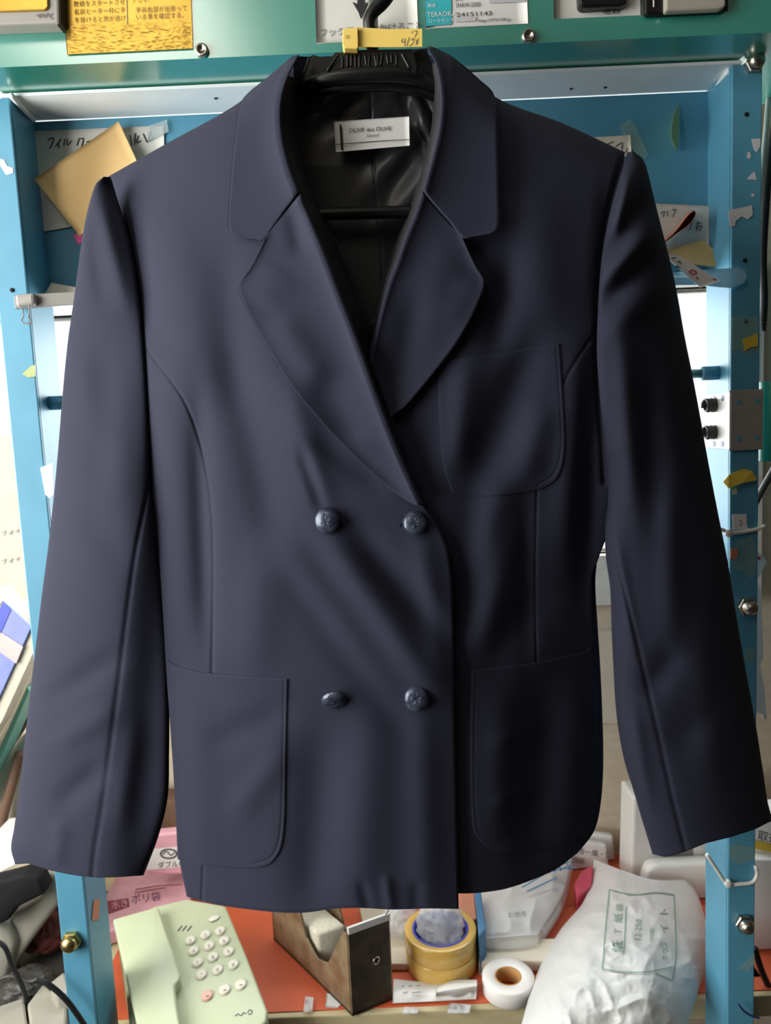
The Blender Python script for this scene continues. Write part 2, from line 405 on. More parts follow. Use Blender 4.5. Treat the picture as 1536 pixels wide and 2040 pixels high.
# bits stuck to the frame: old tape, torn paper, chipped paint
def scrap(name, pts, fn_depth, m, label, cat, group=None, th=.0006, curl=0.0):
    p = np.array(pts, float); V = at(p[:, 0], p[:, 1], fn_depth)
    if curl: V[:, 1] -= curl * np.linspace(0, 1, len(p)) ** 2
    return mk(name, *prism(V, V + np.array([0, th, 0])), M[m], None, False, label=label, cat=cat, group=group)
YS = YP - .0010
def chip(pts):
    p = np.array(pts, float); V = at(p[:, 0], p[:, 1], YP - .0004)
    mk('chipped_patch', *prism(V, V + np.array([0, .0003, 0])), M['chip'], frame, False)
chip([(1497, 277), (1515, 276), (1515, 290), (1508, 303), (1503, 300)]); chip([(1489, 304), (1494, 302), (1497, 312), (1492, 317), (1488, 312)])
chip([(1487, 357), (1503, 341), (1508, 358), (1500, 358)]); chip([(1497, 386), (1503, 385), (1503, 392), (1498, 392)])
chip([(0, 316), (8, 318), (14, 330), (26, 335), (26, 345), (12, 349), (0, 330)]); chip([(1460, 975), (1468, 973), (1468, 984), (1459, 985)])
scrap('torn_paper', [(1451, 419), (1498, 409), (1500, 428), (1490, 437), (1478, 431), (1466, 440), (1464, 450), (1455, 452)], YS, 'chip', 'ragged white paper scrap stuck on the upper right blue post', 'paper scrap')
scrap('price_sticker', [(1459, 1025), (1487, 1024), (1488, 1046), (1491, 1054), (1461, 1055)], YS, 'paper_white', 'small white sticker numbered 2 on the right blue post', 'sticker')
st = bpy.data.objects['price_sticker']; ptext('2', 1472, 1047, 11, 2, lambda x, y: at(x, y, YS - .0002), M['ink_grey'], st)
scrap('curled_tape', [(1441, 960), (1452, 946), (1480, 934), (1497, 938), (1506, 956), (1475, 962), (1446, 972)], YS - .002, 'tape_yellow', 'yellow curled tape scrap under the white bracket on right post', 'tape', curl=.006)
scrap('old_tape', [(1456, 632), (1510, 632), (1511, 700), (1490, 706), (1462, 696), (1454, 712)], YS, 'tape_residue', 'crinkled clear old tape on right post above the white bracket', 'tape')
scrap('old_tape', [(1480, 676), (1510, 664), (1510, 690), (1494, 692), (1484, 700)], YS - .0006, 'tape_yellow', 'yellowed tape end over the crinkled tape on right post', 'tape')
scrap('old_tape', [(1468, 1082), (1500, 1064), (1507, 1130), (1497, 1154), (1478, 1136), (1458, 1134)], YS, 'tape_residue', 'cloudy tape patch below the sticker on the right post', 'tape')
scrap('red_sticker', [(1455, 1094), (1468, 1092), (1470, 1106), (1464, 1116), (1455, 1112)], YS - .0004, 'salmon', 'small reddish sticker scrap below the numbered sticker on post', 'sticker')
scrap('old_tape', [(1487, 1294), (1503, 1290), (1503, 1320), (1483, 1318)], YS, 'tape_residue', 'pale tape smear beside the right sleeve on the blue post', 'tape')
scrap('old_tape', [(1452, 1688), (1470, 1680), (1502, 1690), (1502, 1712), (1470, 1722), (1456, 1714)], YS, 'tape_residue', 'greenish tape patch under the right cuff on blue post', 'tape')
scrap('old_tape', [(1470, 1934), (1503, 1900), (1504, 1916), (1490, 1936), (1478, 1932)], YS, 'tape_residue', 'frayed tape tuft near the bottom of the right blue post', 'tape')
scrap('old_tape', [(44, 745), (62, 729), (70, 727), (70, 750), (56, 752)], YS, 'tape_leaf', 'green tape scrap on the left blue post', 'tape')
q = np.array([(186, 1794), (198, 1790), (196, 1832), (182, 1834)], float); V = onplane(q[:, 0], q[:, 1], (-.3537, 0, 0), (1, 0, 0))
mk('orange_sticker', *prism(V, V + np.array([.0006, 0, 0])), M['salmon'], None, False, label='small orange sticker on side of left post above brass bolt', cat='sticker')
scrap('paper_slip', [(80, 932), (104, 922), (106, 985), (98, 992), (90, 985)], YP - .004, 'paper_white', 'white paper slip poking out between left sleeve and left post', 'paper')

# ------------------------------------------------------------------ notes and envelopes on the back panel
def note(name, c4, Y, m, label, cat='note', lift=0.0, th=.0004, parent=None):
    return sheet(name, c4, (lambda u, v, x, y: Y - lift * v * v + 0 * x), th, M[m], parent, label=label, cat=cat)
n1 = note('handwritten_note', [(55, 262), (326, 250), (330, 420), (82, 462)], YPB - .005, 'paper_pale', 'white handwritten memo taped to blue panel behind the brown envelope')
f1 = lambda x, y: at(x, y, YPB - .0056)
pstroke([[(95, 278), (107, 275), (103, 288), (99, 296)], [(122, 276), (115, 286), (110, 291)], [(117, 284), (117, 296)], [(129, 277), (127, 290)], [(134, 277), (134, 289), (143, 280)], [(158, 275), (153, 290)], [(160, 276), (166, 276), (163, 290), (160, 297)], [(172, 283), (182, 280)]], 2.2, f1, M['ink'], n1)
pstroke([[(258, 268), (263, 290)], [(270, 265), (268, 288)], [(276, 270), (272, 284), (281, 280)], [(285, 266), (293, 284)], [(300, 262), (296, 282), (307, 272)]], 2.2, f1, M['ink'], n1)
note('tape_piece', [(292, 252), (332, 238), (336, 262), (296, 282)], YPB - .0066, 'tape_clear', 'clear crinkled tape holding the corner of the memo', 'tape')
e1 = sheet('brown_envelope', [(68, 356), (236, 242), (300, 380), (158, 470)], lambda u, v, x, y: YPB - .018 - .004 * np.sin(u * 5 + v * 3), .0012, M['kraft'], label='tilted brown kraft envelope tucked in front of left memo', cat='envelope')
sheet('pink_corner', [(146, 468), (160, 462), (168, 480), (156, 487)], YPB - .009, .0008, M['rose'], label='bright pink paper corner below the brown envelope', cat='paper')
note('paper_on_rail', [(88, 585), (103, 563), (150, 572), (150, 592)], YPB - .02, 'paper_cream', 'cream folded paper peeking over the grey rail at left', 'paper')
n2 = note('small_note', [(1150, 275), (1256, 269), (1258, 310), (1150, 330)], YPB - .005, 'paper_cream', 'small cream note taped above the right shoulder of the blazer')
pstroke([[(1208, 288), (1222, 282)], [(1226, 292), (1240, 284), (1238, 296)]], 2, lambda x, y: at(x, y, YPB - .0055), M['ink_grey'], n2)
scrap('green_tape', [(1236, 250), (1254, 238), (1264, 246), (1276, 275), (1292, 308), (1284, 316), (1262, 300), (1240, 268)], YPB - .0062, 'tape_residue', 'yellow green tape strip slanting beside the small cream note', 'tape')
lp = np.array([(1353, 206), (1344, 224), (1338, 246), (1337, 272), (1343, 290), (1350, 299), (1353, 262)], float); V = at(lp[:, 0], lp[:, 1], np.array([.834, .826, .820, .820, .825, .833, .834]))
mk('curled_leaf_tape', *prism(V, V + np.array([0, .0006, 0])), M['tape_leaf'], None, False, label='pale green leaf shaped curled tape on the blue panel', cat='tape')
n3 = note('handwritten_note', [(1296, 405), (1419, 410), (1414, 490), (1296, 500)], YPB - .005, 'paper_pale', 'pale handwritten memo on panel right of the right shoulder')
f3 = lambda x, y: at(x, y, YPB - .0056)
pstroke([[(1316, 425), (1324, 421), (1321, 432)], [(1330, 420), (1330, 431)], [(1338, 419), (1346, 417), (1340, 432)], [(1372, 446), (1378, 442), (1374, 458)], [(1386, 446), (1398, 444)], [(1391, 440), (1388, 460)], [(1385, 454), (1399, 450), (1392, 460)]], 2, f3, M['ink_grey'], n3)
e2 = sheet('brown_envelope', [(1300, 505), (1400, 478), (1465, 536), (1326, 520)], lambda u, v, x, y: YPB - .012 - .012 * v, .0012, M['kraft_dark'], label='brown envelope lying slanted under right memo with torn flap', cat='envelope')
# pinkish folded paper, seen edge on: an open fold
fa = cr([(1318, 486), (1345, 462), (1372, 428), (1384, 420), (1386, 427), (1374, 447), (1350, 464), (1326, 482)], 40)
V = at(fa[:, 0], fa[:, 1], YPB - .03); V2 = at(fa[:, 0] - 4, fa[:, 1] - 2, YPB - .008)
fold = mk('folded_paper', *join((np.vstack([V, V2]), [(i, i + 1, 40 + i + 1, 40 + i) for i in range(39)]), prism(at(fa[:, 0] - 3, fa[:, 1] - 1, YPB - .010), at(fa[:, 0] - 3, fa[:, 1] - 1, YPB - .007))), M['salmon'], None, True, label='salmon paper folded into a loop beside the right sleeve', cat='paper')
n4 = sheet('receipt_slip', [(1318, 504), (1352, 508), (1434, 560), (1396, 573)], lambda u, v, x, y: YP - .008 - .002 * v, .0004, M['paper_white'], label='white slip with red stamp hanging below the right envelope', cat='paper')
pstroke([[(1338, 515), (1346, 513)], [(1350, 520), (1358, 524)], [(1346, 530), (1356, 534)]], 2.5, lambda x, y: at(x, y, YP - .0106), M['ink'], n4)
pstroke([[(1372, 542), (1380, 538), (1388, 543), (1380, 546), (1373, 542)], [(1386, 552), (1392, 556)], [(1420, 555), (1428, 558)]], 2.5, lambda x, y: at(x, y, YP - .0106), M['crimson'], n4, 'red_stamp')
scrap('tape_strip', [(1340, 543), (1400, 538), (1470, 533), (1484, 540), (1488, 552), (1482, 564), (1455, 574), (1400, 569), (1345, 568)], YP - .006, 'tape_pale', 'pale blue rounded tape strip across panel bottom and right post', 'tape', th=.001)
# grey rail held by a binder clip at the left
rail = mk('grey_rail', *pprism([(27, 588), (160, 580), (160, 606), (29, 615)], YP - .010, .006, .001), M['rail_grey'], None, False, label='flat grey rail clipped across the left blue post', cat='rail')
bc = thing('binder_clip', at(46, 600, YP - .016), 'grey binder clip with wire arms on the left end of grey rail', 'clip')
mk('clip_body', *pprism([(28, 586), (67, 583), (69, 607), (31, 612)], YP - .018, .016, .003), M['grey_plastic'], bc, False)
for pts in ([(39, 608), (45, 618), (47, 630), (43, 638), (46, 643), (56, 644)], [(58, 606), (58, 622), (57, 634), (63, 640), (62, 645), (52, 645)]):
    p = np.array(pts, float); mk('wire_arm', *tube(at(p[:, 0], p[:, 1], YP - .02), .0007, 8, 30), M['grey_metal'], bc)

# ------------------------------------------------------------------ green machine on top
YM = 0.73
mach = thing('tagging_machine', (0, YM, ZU), 'teal green painted machine with labels above the blazer', 'machine')
onM = lambda px, py: at(px, py, YM - .0008)
zc0 = at(1105, 38, YM)[2]; xr0 = at(1103, 20, YM)[0]; xr1 = at(1484 - 34, 20, YM)[0]
mk('housing', *join(box(-.62, .62, YM, YM + .16, ZU + .0045, zc0), box(-.62, xr0, YM, YM + .16, zc0, 1.95), box(xr1, .62, YM, YM + .16, zc0, 1.95), box(xr0, xr1, YM + .012, YM + .16, zc0, 1.95)), M['teal_paint'], mach, False)
for (px, py) in ((403, 102), (1052, 74)):
    c = at(px, py, YM)
    mk('screw', *lathe(c, (0, -1, 0), [(.0062, 0), (.0062, .0025), (.0056, .0038), (.0035, .0042), (.0033, .0026), (.0, .0026)], 22, False), M['steel'], mach)
def sticker(name, c4, m, d=.0007):
    return sheet(name, c4, YM - d, .0005, M[m], mach, 10, False)
gs = sheet('gold_sticker', [(120, -40), (379, -46), (384, 97), (134, 109)], lambda u, v, x, y: YM - .0012 - .0003 * crease(x * .4 + y * .3, y - .2 * x, 4.5, 3) * np.clip((y - 34) / 20, 0, 1), .0005, M['gold_foil'], mach, 130)
fg = lambda x, y: at(x, y, YM - .0020)
for t, x, y, h in (('数値をスタートさせ', 146, 12, 9), ('名前ヒーター枠に手', 147, 28, 9), ('を掛けると熱が逃げ', 148, 44, 9), ('アさい', 262, 4, 9), ('手前右部が出張って', 270, 24, 9), ('いる事を確認する。', 270, 38, 9)):
    ptext(t, x, y, h, 2.5, fg, M['gold_ink'], gs, sx=.92)
pstroke([[(252, -30), (254, 48)]], 1.2, fg, M['ink_grey'], gs, 'divider_line')
hs = sticker('hook_sticker', [(626, -45), (828, -55), (834, 78), (630, 86)], 'paper_pale')
fh = lambda x, y: at(x, y, YM - .0016)
ptext('フック機', 635, 72, 13, 3, fh, M['ink_grey'], hs); ptext('かけること', 754, 62, 13, 3, fh, M['ink_grey'], hs)
ar = np.array([(702, 4), (712, 8), (711, -20), (722, -20), (726, 8), (733, 4), (722, 30), (719, 38), (714, 24)], float)
mk('arrow_mark', *prism(fh(ar[:, 0], ar[:, 1]), fh(ar[:, 0], ar[:, 1]) + np.array([0, .0003, 0])), M['ink'], hs, False)
ps = sticker('rating_plate', [(843, -40), (1048, -50), (1052, 47), (847, 57)], 'paper_white')
ct = np.array([(846, 1), (899, -2), (900, 48), (849, 52)], float)
mk('cyan_block', *prism(fh(ct[:, 0], ct[:, 1]), fh(ct[:, 0], ct[:, 1]) + np.array([0, .0003, 0])), M['cyan_print'], ps, False)
fh2 = lambda x, y: at(x, y, YM - .0021)
ptext('TERAOKA', 851, 34, 10, 3, fh2, M['paper_white'], ps, sx=.92); ptext('コールセンター', 852, 45, 6.5, 3, fh2, M['paper_white'], ps); ptext('型式', 906, 2, 6, 2, fh, M['ink'], ps); ptext('製造', 852, 14, 6, 2, fh2, M['paper_white'], ps)
ptext('SHAW-2000', 908, 15, 9.5, 2.5, fh, M['ink'], ps, sx=.72); ptext('24151143', 909, 34, 9, 3, fh, M['ink'], ps, sx=1.45); ptext('http://975194.jp', 952, 44, 6.5, 2.5, fh, M['ink'], ps, sx=1.15)
for (x0, x1, yy, hh) in ((974, 1046, 6, 9), (908, 948, 44, 8)):
    q = np.array([(x0, yy - hh), (x1, yy - hh - 2.5), (x1, yy - 2.5), (x0, yy)], float)
    mk('grey_field', *prism(fh(q[:, 0], q[:, 1]), fh(q[:, 0], q[:, 1]) + np.array([0, .0002, 0])), M['chip'], ps, False)
# recessed switch plate at the upper right
pl = mk('switch_plate', *box(xr0 + .0006, xr1 - .0006, YM + .006, YM + .0115, zc0 + .0004, 1.95), M['white_plastic'], mach, False)
fs = lambda x, y: at(x, y, YM + .0054)
mk('rocker_switch', *pprism([(1153, -40), (1248, -44), (1250, 4), (1244, 10), (1162, 14), (1155, 8)], YM - .004, .012, .002), M['black_plastic'], mach, False)
ptext('電源', 1199, 28, 13, 3, fs, M['ink_grey'], pl, sx=1.05)
bk = mk('breaker_switch', *pprism([(1283, -40), (1450, -48), (1452, 16), (1440, 22), (1290, 29), (1284, 22)], YM - .006, .013, .002), M['black_plastic'], mach, False)
mk('switch_face', *pprism([(1326, -40), (1446, -46), (1447, 12), (1436, 17), (1326, 22)], YM - .012, .008, .002), M['beige_plastic'], bk, False)
pstroke([[(1302, -4), (1302, 14)]], 3, lambda x, y: at(x, y, YM - .0065), M['paper_white'], bk, 'switch_mark')
# display unit at the upper left
du = mk('display_unit', *pprism([(-60, -60), (116, -66), (118, 46), (-60, 52)], YM - .016, .017, .002), M['grey_plastic'], mach, False)
mk('display_border', *pprism([(112, -60), (119, -62), (121, 46), (114, 50)], YM - .014, .014), M['dark_grey'], du, False)
mk('display_window', *pprism([(-40, -40), (94, -44), (96, 14), (90, 20), (-40, 24)], YM - .018, .004, .001), M['gold_foil'], du, False)
pstroke([[(72, 32), (80, 28), (78, 36)], [(82, 34), (86, 27), (88, 35)], [(90, 34), (95, 26), (98, 33), (104, 26)], [(100, 34), (105, 38)]], 2.0, lambda x, y: at(x, y, YM - .0168), M['ink_grey'], du, 'script_mark')
# ------------------------------------------------------------------ the blazer
blazer = thing('blazer', (-.02, .655, .945), 'navy double-breasted blazer with four dark buttons hanging on a black hanger', 'jacket')
def folds(x, y, lst):
    """soft ridges (+) and hollows (-) of the cloth, mm towards the front"""
    D = 0
    for (x1, y1, x2, y2, w, A) in lst:
        dx, dy = x2 - x1, y2 - y1; L = math.hypot(dx, dy)
        t = ((x - x1) * dx + (y - y1) * dy) / L**2; d = ((x - x1) * -dy + (y - y1) * dx) / L
        D = D + A * np.exp(-(d / w) ** 2) * np.exp(-np.abs((t - .5) / .55) ** 4)
    return D * .0013
def seam(x, y, pts, w, A):
    P = cr(pts, 26); D = np.full(np.shape(x), 1e9)
    for a, b in zip(P[:-1], P[1:]):
        ab = b - a; t = np.clip(((x - a[0]) * ab[0] + (y - a[1]) * ab[1]) / (ab @ ab), 0, 1)
        D = np.minimum(D, np.hypot(x - a[0] - t * ab[0], y - a[1] - t * ab[1]))
    return A * .001 * np.exp(-(D / w) ** 2)
F_R = [ # viewer's left front
    (655, 1075, 880, 1390, 36, 6.0), (710, 1060, 885, 1270, 28, -5.0), (560, 1090, 760, 1380, 40, 4.0), (580, 1150, 790, 1440, 32, -4.0),
    (580, 780, 640, 1000, 34, 3.6), (470, 720, 545, 1060, 44, -5.0), (600, 900, 640, 1010, 14, -2.5), (640, 880, 760, 960, 26, -3.0),
    (330, 760, 350, 1250, 40, 4.0), (395, 820, 412, 1250, 22, -4.0), (330, 430, 380, 760, 60, 5.0), (255, 420, 300, 640, 22, -4.0),
    (450, 520, 470, 800, 40, -3.0), (520, 1120, 500, 1330, 50, 3.0), (840, 1080, 880, 1330, 28, 3.0),
    (640, 1480, 620, 1790, 45, -4.5), (740, 1430, 720, 1800, 50, 3.5), (840, 1420, 850, 1800, 34, 3.0), (430, 1480, 560, 1420, 30, -2.0), (470, 1620, 560, 1500, 30, 2.2),
    (720, 1760, 735, 1815, 12, -1.6), (770, 1750, 780, 1815, 12, 1.8), (830, 1760, 830, 1815, 14, -1.4), (370, 1400, 400, 1750, 45, 2.5)]
F_L = [ # viewer's right front
    (930, 730, 905, 930, 34, 4.5), (1060, 690, 950, 960, 40, -6.5), (1085, 820, 1040, 960, 34, 4.0), (1000, 960, 950, 1130, 40, 4.5),
    (940, 1000, 920, 1250, 34, -4.0), (1010, 1080, 960, 1300, 34, 4.0), (1150, 760, 1120, 1100, 36, 4.0), (1185, 700, 1165, 1150, 24, -6.5), (1050, 1000, 1050, 1300, 20, -2.0),
    (1080, 1180, 960, 1330, 40, -3.0), (1070, 400, 1090, 640, 60, 4.5), (1010, 520, 985, 700, 30, -5.0), (1210, 380, 1190, 600, 18, -3.0),
    (1000, 1400, 985, 1660, 40, 3.5), (1085, 1380, 1060, 1700, 45, -5.0), (1150, 1380, 1130, 1640, 40, 3.0), (990, 1480, 1080, 1440, 20, 1.6), (990, 1600, 1060, 1570, 16, 1.6), (1000, 1690, 1080, 1680, 14, 1.2)]
SEAM_R = [(294, 700), (330, 745), (368, 800), (398, 880), (415, 960), (423, 1040), (425, 1130), (424, 1240), (422, 1345)]
SEAM_R2 = [(405, 1722), (402, 1800)]
SEAM_L = [(1190, 658), (1160, 700), (1134, 742), (1122, 765)]
SEAM_L2 = [(1070, 970), (1068, 1060), (1067, 1180), (1069, 1325)]
TOPL = np.array([(150, 372), (215, 352), (330, 287), (475, 205), (556, 134), (588, 113)], float)
TOPR = np.array([(850, 92), (900, 112), (985, 192), (1120, 245), (1245, 303), (1330, 322)], float)
def Ybody(x, y):
    t = (x - 765) / 440
    Y = .606 + np.where(t < 0, .046 * np.abs(t) ** 2.6, (.024 + .064 * np.clip((y - 900) / 450, 0, 1)) * np.abs(t) ** 2.1)
    ys = np.where(x < 735, np.interp(x, TOPL[:, 0], TOPL[:, 1]), np.interp(x, TOPR[:, 0], TOPR[:, 1]))
    s = np.maximum(y - ys, 0)
    Y = Y + .022 * np.exp(-s / 26) + .016 * np.clip((560 - y) / 420, 0, 1.1) ** 1.4
    Y = Y + .004 * np.sin((y - 860) / 420)
    return Y
def Yright(x, y, fine=True):
    Y = Ybody(x, y) - folds(x, y, F_R)
    if fine: Y = Y + seam(x, y, SEAM_R, 3.0, 1.3) + seam(x, y, SEAM_R2, 2.5, 1.0) + seam(x, y, AX_R[:8], 5.0, 3.0)
    # puckers above the hem
    return Y
def Yleft(x, y, fine=True):
    Y = Ybody(x, y) + .007 - folds(x, y, F_L)
    if fine: Y = Y + seam(x, y, SEAM_L, 3.0, 1.3) + seam(x, y, SEAM_L2, 2.5, 1.2) + seam(x, y, AX_L[:9], 7.0, 5.0)
    return Y
def rim(e, r):
    return np.sqrt(np.clip(1 - (1 - np.minimum(e / r, 1)) ** 2, 0, 1))
def cloth(name, L, R, T, B, nv, nu, Yf, h=.0011, r=5, m='navy_wool', parent=blazer, lift=None, back=.0, rl=None, hl=None, rr=None, hr=None, **k):
    """piece of cloth: front at Yf-h*rim, back at Yf+h*rim; rl/hl, rr/hr round the left or right border more fully"""
    x, y, u, v, el, er, et, eb = coons(L, R, T, B, nv, nu)
    e = np.minimum(np.minimum(el, er), np.minimum(et, eb))
    Y = Yf(x, y)
    if lift is not None: Y = Y - lift(x, y, u, v, el, er)
    g = h * rim(e, r)
    front = Y - g
    if rl: front = front - hl * (rim(el, rl) - 0) * np.exp(-np.maximum(el - rl, 0) / (rl * 1.2)) * rim(np.minimum(et, eb), rl)
    if rr: front = front - hr * (rim(er, rr) - 0) * np.exp(-np.maximum(er - rr, 0) / (rr * 1.2)) * rim(np.minimum(et, eb), rr)
    return two_sided(name, at(x, y, front), at(x, y, Y + g + back * rim(e, r)), M[m], parent, **k)

# fronts
ROLL_L = [(588, 113), (571, 152), (560, 215), (566, 280), (580, 335), (598, 384), (622, 440), (646, 495), (682, 590), (712, 668), (755, 787), (795, 890), (845, 1005)]
EDGE_R = ROLL_L + [(872, 1050), (890, 1090), (899, 1150), (903, 1250), (905, 1400), (908, 1560), (911, 1700), (914, 1811)]
AX_R = [(215, 354), (238, 425), (262, 500), (275, 580), (285, 680), (292, 800), (296, 900), (300, 985), (308, 1060), (318, 1140), (325, 1230), (330, 1320), (337, 1420), (344, 1520), (350, 1620), (357, 1710), (372, 1786)]
AXX_R = [(x - 26 * max(0, min(1, (y - 354) / 120)) * max(0, min(1, (1030 - y) / 80)), y) for x, y in AX_R]
cloth('front_panel', AXX_R, EDGE_R, TOPL[1:], [(372, 1786), (420, 1800), (490, 1811), (560, 1818), (610, 1818), (660, 1811), (720, 1809), (780, 1812), (850, 1810), (914, 1811)], 560, 260, Yright, h=.0012, r=5)
ROLL_R = [(852, 94), (868, 125), (877, 180), (876, 240), (864, 300), (842, 379), (826, 425), (808, 468), (790, 518), (772, 565), (752, 640), (738, 720)]
AX_L = [(1246, 304), (1228, 362), (1208, 445), (1196, 530), (1190, 640), (1190, 720), (1194, 800), (1200, 880), (1204, 960), (1202, 1050), (1192, 1115), (1180, 1150), (1181, 1220), (1187, 1290), (1190, 1380), (1194, 1480), (1193, 1570), (1186, 1630), (1172, 1670), (1150, 1700)]
AXX_L = [(x + 26 * max(0, min(1, (y - 304) / 120)) * max(0, min(1, (1090 - y) / 80)), y) for x, y in AX_L]
cloth('front_panel', ROLL_R + [(760, 900), (800, 1100), (860, 1250), (885, 1500), (895, 1779)], AXX_L, TOPR[:-1], [(895, 1779), (930, 1780), (970, 1777), (1010, 1770), (1060, 1753), (1110, 1730), (1150, 1700)], 500, 200, Yleft, h=.0012, r=5)

# back of the coat, outer cloth and black lining
def Yback(x, y):
    t = (x - 760) / 430
    Y = .712 - .030 * np.abs(t) ** 3 - .02 * np.exp(-np.maximum(y - 150, 0) / 60)
    return np.maximum(Y, Ybody(x, y) + .009)
BL = [(238, 352), (262, 430), (285, 520), (300, 650), (310, 850), (318, 1000), (328, 1150), (338, 1300), (350, 1500), (362, 1680), (378, 1776)]
BR = [(1210, 302), (1206, 400), (1192, 560), (1188, 760), (1196, 950), (1190, 1110), (1186, 1160), (1191, 1250), (1196, 1330), (1200, 1420), (1202, 1520), (1197, 1600), (1184, 1655), (1156, 1694)]
BT = [(238, 352), (340, 290), (480, 205), (575, 130), (640, 113), (735, 112), (830, 108), (890, 120), (985, 194), (1120, 247), (1210, 302)]
BB = [(378, 1776), (500, 1790), (700, 1790), (850, 1780), (1000, 1755), (1156, 1694)]
cloth('back_panel', BL, BR, BT, BB, 160, 120, Yback, h=.001)
def Ylin(x, y):
    w = -.006 * np.exp(-((x - 800) / 60) ** 2 - ((y - 300) / 120) ** 2) * np.sin((x + y * .8) / 16)
    w = w + .0045 * np.exp(-((x - 850) / 40) ** 2 - ((y - 230) / 70) ** 2) * np.sin((x * 1.2 - y * .5) / 9)
    w = w + .0035 * np.exp(-((x - 690) / 60) ** 2 - ((y - 230) / 40) ** 2) * np.sin((x + y) / 14)
    return np.minimum(Yback(x, y) - .006, .664 + .024 * np.clip((y - 330) / 500, 0, 1)) + w + seam(x, y, [(738, 182), (742, 300), (752, 420), (760, 520), (766, 640)], 2.2, 1.6) - folds(x, y, [(752, 330, 764, 600, 14, 1.2)])
cloth('lining', [(540, 170), (545, 400), (600, 700), (660, 1000)], [(905, 170), (900, 400), (870, 700), (850, 1000)], [(540, 170), (735, 178), (905, 170)], [(660, 1000), (850, 1000)], 240, 140, Ylin, h=.0006, m='black_lining')
# facings that run from the roll of each front back to the lining
def facing(roll, sgn, name='facing'):
    A = cr(roll, 70); n = len(A); cols = []
    for k, s in enumerate(np.linspace(0, 1, 9)):
        X = A[:, 0] + sgn * ((34 if sgn > 0 else 16) * s ** .7); Yy = A[:, 1] + 6 * s
        Yd = (Ybody(A[:, 0], A[:, 1]) + .003) * (1 - s) + .664 * s
        cols.append(at(X, Yy, Yd))
    G = np.stack(cols, 1)
    two_sided(name, G, G + np.array([0, .001, 0]), M['black_lining'], blazer)
facing(ROLL_L[1:11], 1); facing(ROLL_R[1:11], -1)

# collar leaves and the stand at the back of the neck
GORGE_L = [(528, 477), (560, 430), (598, 384)]; GORGE_R = [(842, 379), (880, 426), (922, 474)]
Yc = lambda x, y: Ybody(x, y) - .0055
def lift_l(x, y, u, v, el, er): return .007 * np.exp(-er / 45) + .0025 * np.exp(-el / 25)
def lift_r(x, y, u, v, el, er): return .007 * np.exp(-el / 45) + .0025 * np.exp(-er / 25)
cloth('collar', [(582, 112), (535, 152), (486, 194), (474, 225), (466, 290), (460, 350), (455, 420), (454, 448), (459, 463), (473, 471)], [(597, 109), (577, 147), (562, 205), (564, 270), (578, 330), (598, 384)], [(582, 112), (597, 109)], [(473, 471), (505, 475), (528, 477), (545, 453), (570, 418), (598, 384)], 150, 90, Yc, h=.0013, r=6, lift=lift_l, back=.001, rr=16, hr=.004)
cloth('collar', [(850, 94), (868, 130), (877, 190), (874, 250), (862, 305), (842, 379)], [(860, 92), (905, 116), (955, 158), (983, 186), (989, 230), (991, 300), (993, 380), (994, 440), (990, 458), (975, 467)], [(850, 94), (860, 92)], [(842, 379), (865, 408), (895, 442), (922, 474), (950, 471), (975, 467)], 150, 90, Yc, h=.0013, r=6, lift=lift_r, back=.001, rl=10, hl=.002)
st = cr([(584, 112, .643), (630, 113, .656), (690, 112, .664), (750, 108, .665), (810, 100, .658), (852, 96, .644)], 60)
c0 = at(st[:, 0], st[:, 1], st[:, 2]); c1 = at(st[:, 0] + (735 - st[:, 0]) * .02, st[:, 1] + 88, st[:, 2] + .004)
G = np.stack([c0 * (1 - s) + c1 * s for s in np.linspace(0, 1, 12)], 0)
two_sided('collar_stand', G, G + np.array([0, .003, 0.0]), M['navy_edge'], blazer)

# lapels
Yl = lambda x, y: Ybody(x, y) - .0050 - folds(x, y, [(640, 760, 700, 880, 40, -4.0), (560, 640, 640, 760, 34, 3.0), (700, 900, 800, 985, 24, -2.5), (600, 500, 585, 420, 20, -2.5), (560, 540, 520, 600, 40, 1.5)])
cloth('lapel', [(528, 477), (512, 508), (494, 540), (478, 562), (475, 575), (482, 598), (506, 648), (538, 704), (580, 770), (640, 842), (700, 905), (770, 968), (822, 1004), (845, 1008)], ROLL_L[5:], GORGE_L, [(845, 1008), (845, 1005)], 300, 110, Yl, h=.0013, r=6, lift=lambda x, y, u, v, el, er: .007 * np.exp(-er / 40) * np.clip(2.2 * (1 - v), 0, 1) + .003 * np.exp(-el / 22), back=.001, rr=15, hr=.0045)
Yl2 = lambda x, y: Ybody(x, y) + .0015 - folds(x, y, [(900, 480, 850, 640, 45, 2.5), (830, 600, 790, 760, 30, -3.0), (940, 560, 900, 640, 30, 2.0)])
cloth('lapel', ROLL_R[5:], [(922, 474), (936, 505), (952, 537), (964, 556), (965, 570), (958, 592), (938, 636), (905, 690), (868, 738), (830, 784), (805, 812), (780, 830)], GORGE_R, [(738, 720), (760, 780), (780, 830)], 220, 120, Yl2, h=.0013, r=6, lift=lambda x, y, u, v, el, er: .006 * np.exp(-el / 40) * np.clip(1.6 * (1 - v), 0, 1) + .004 * np.exp(-er / 26), back=.001, rl=10, hl=.002)

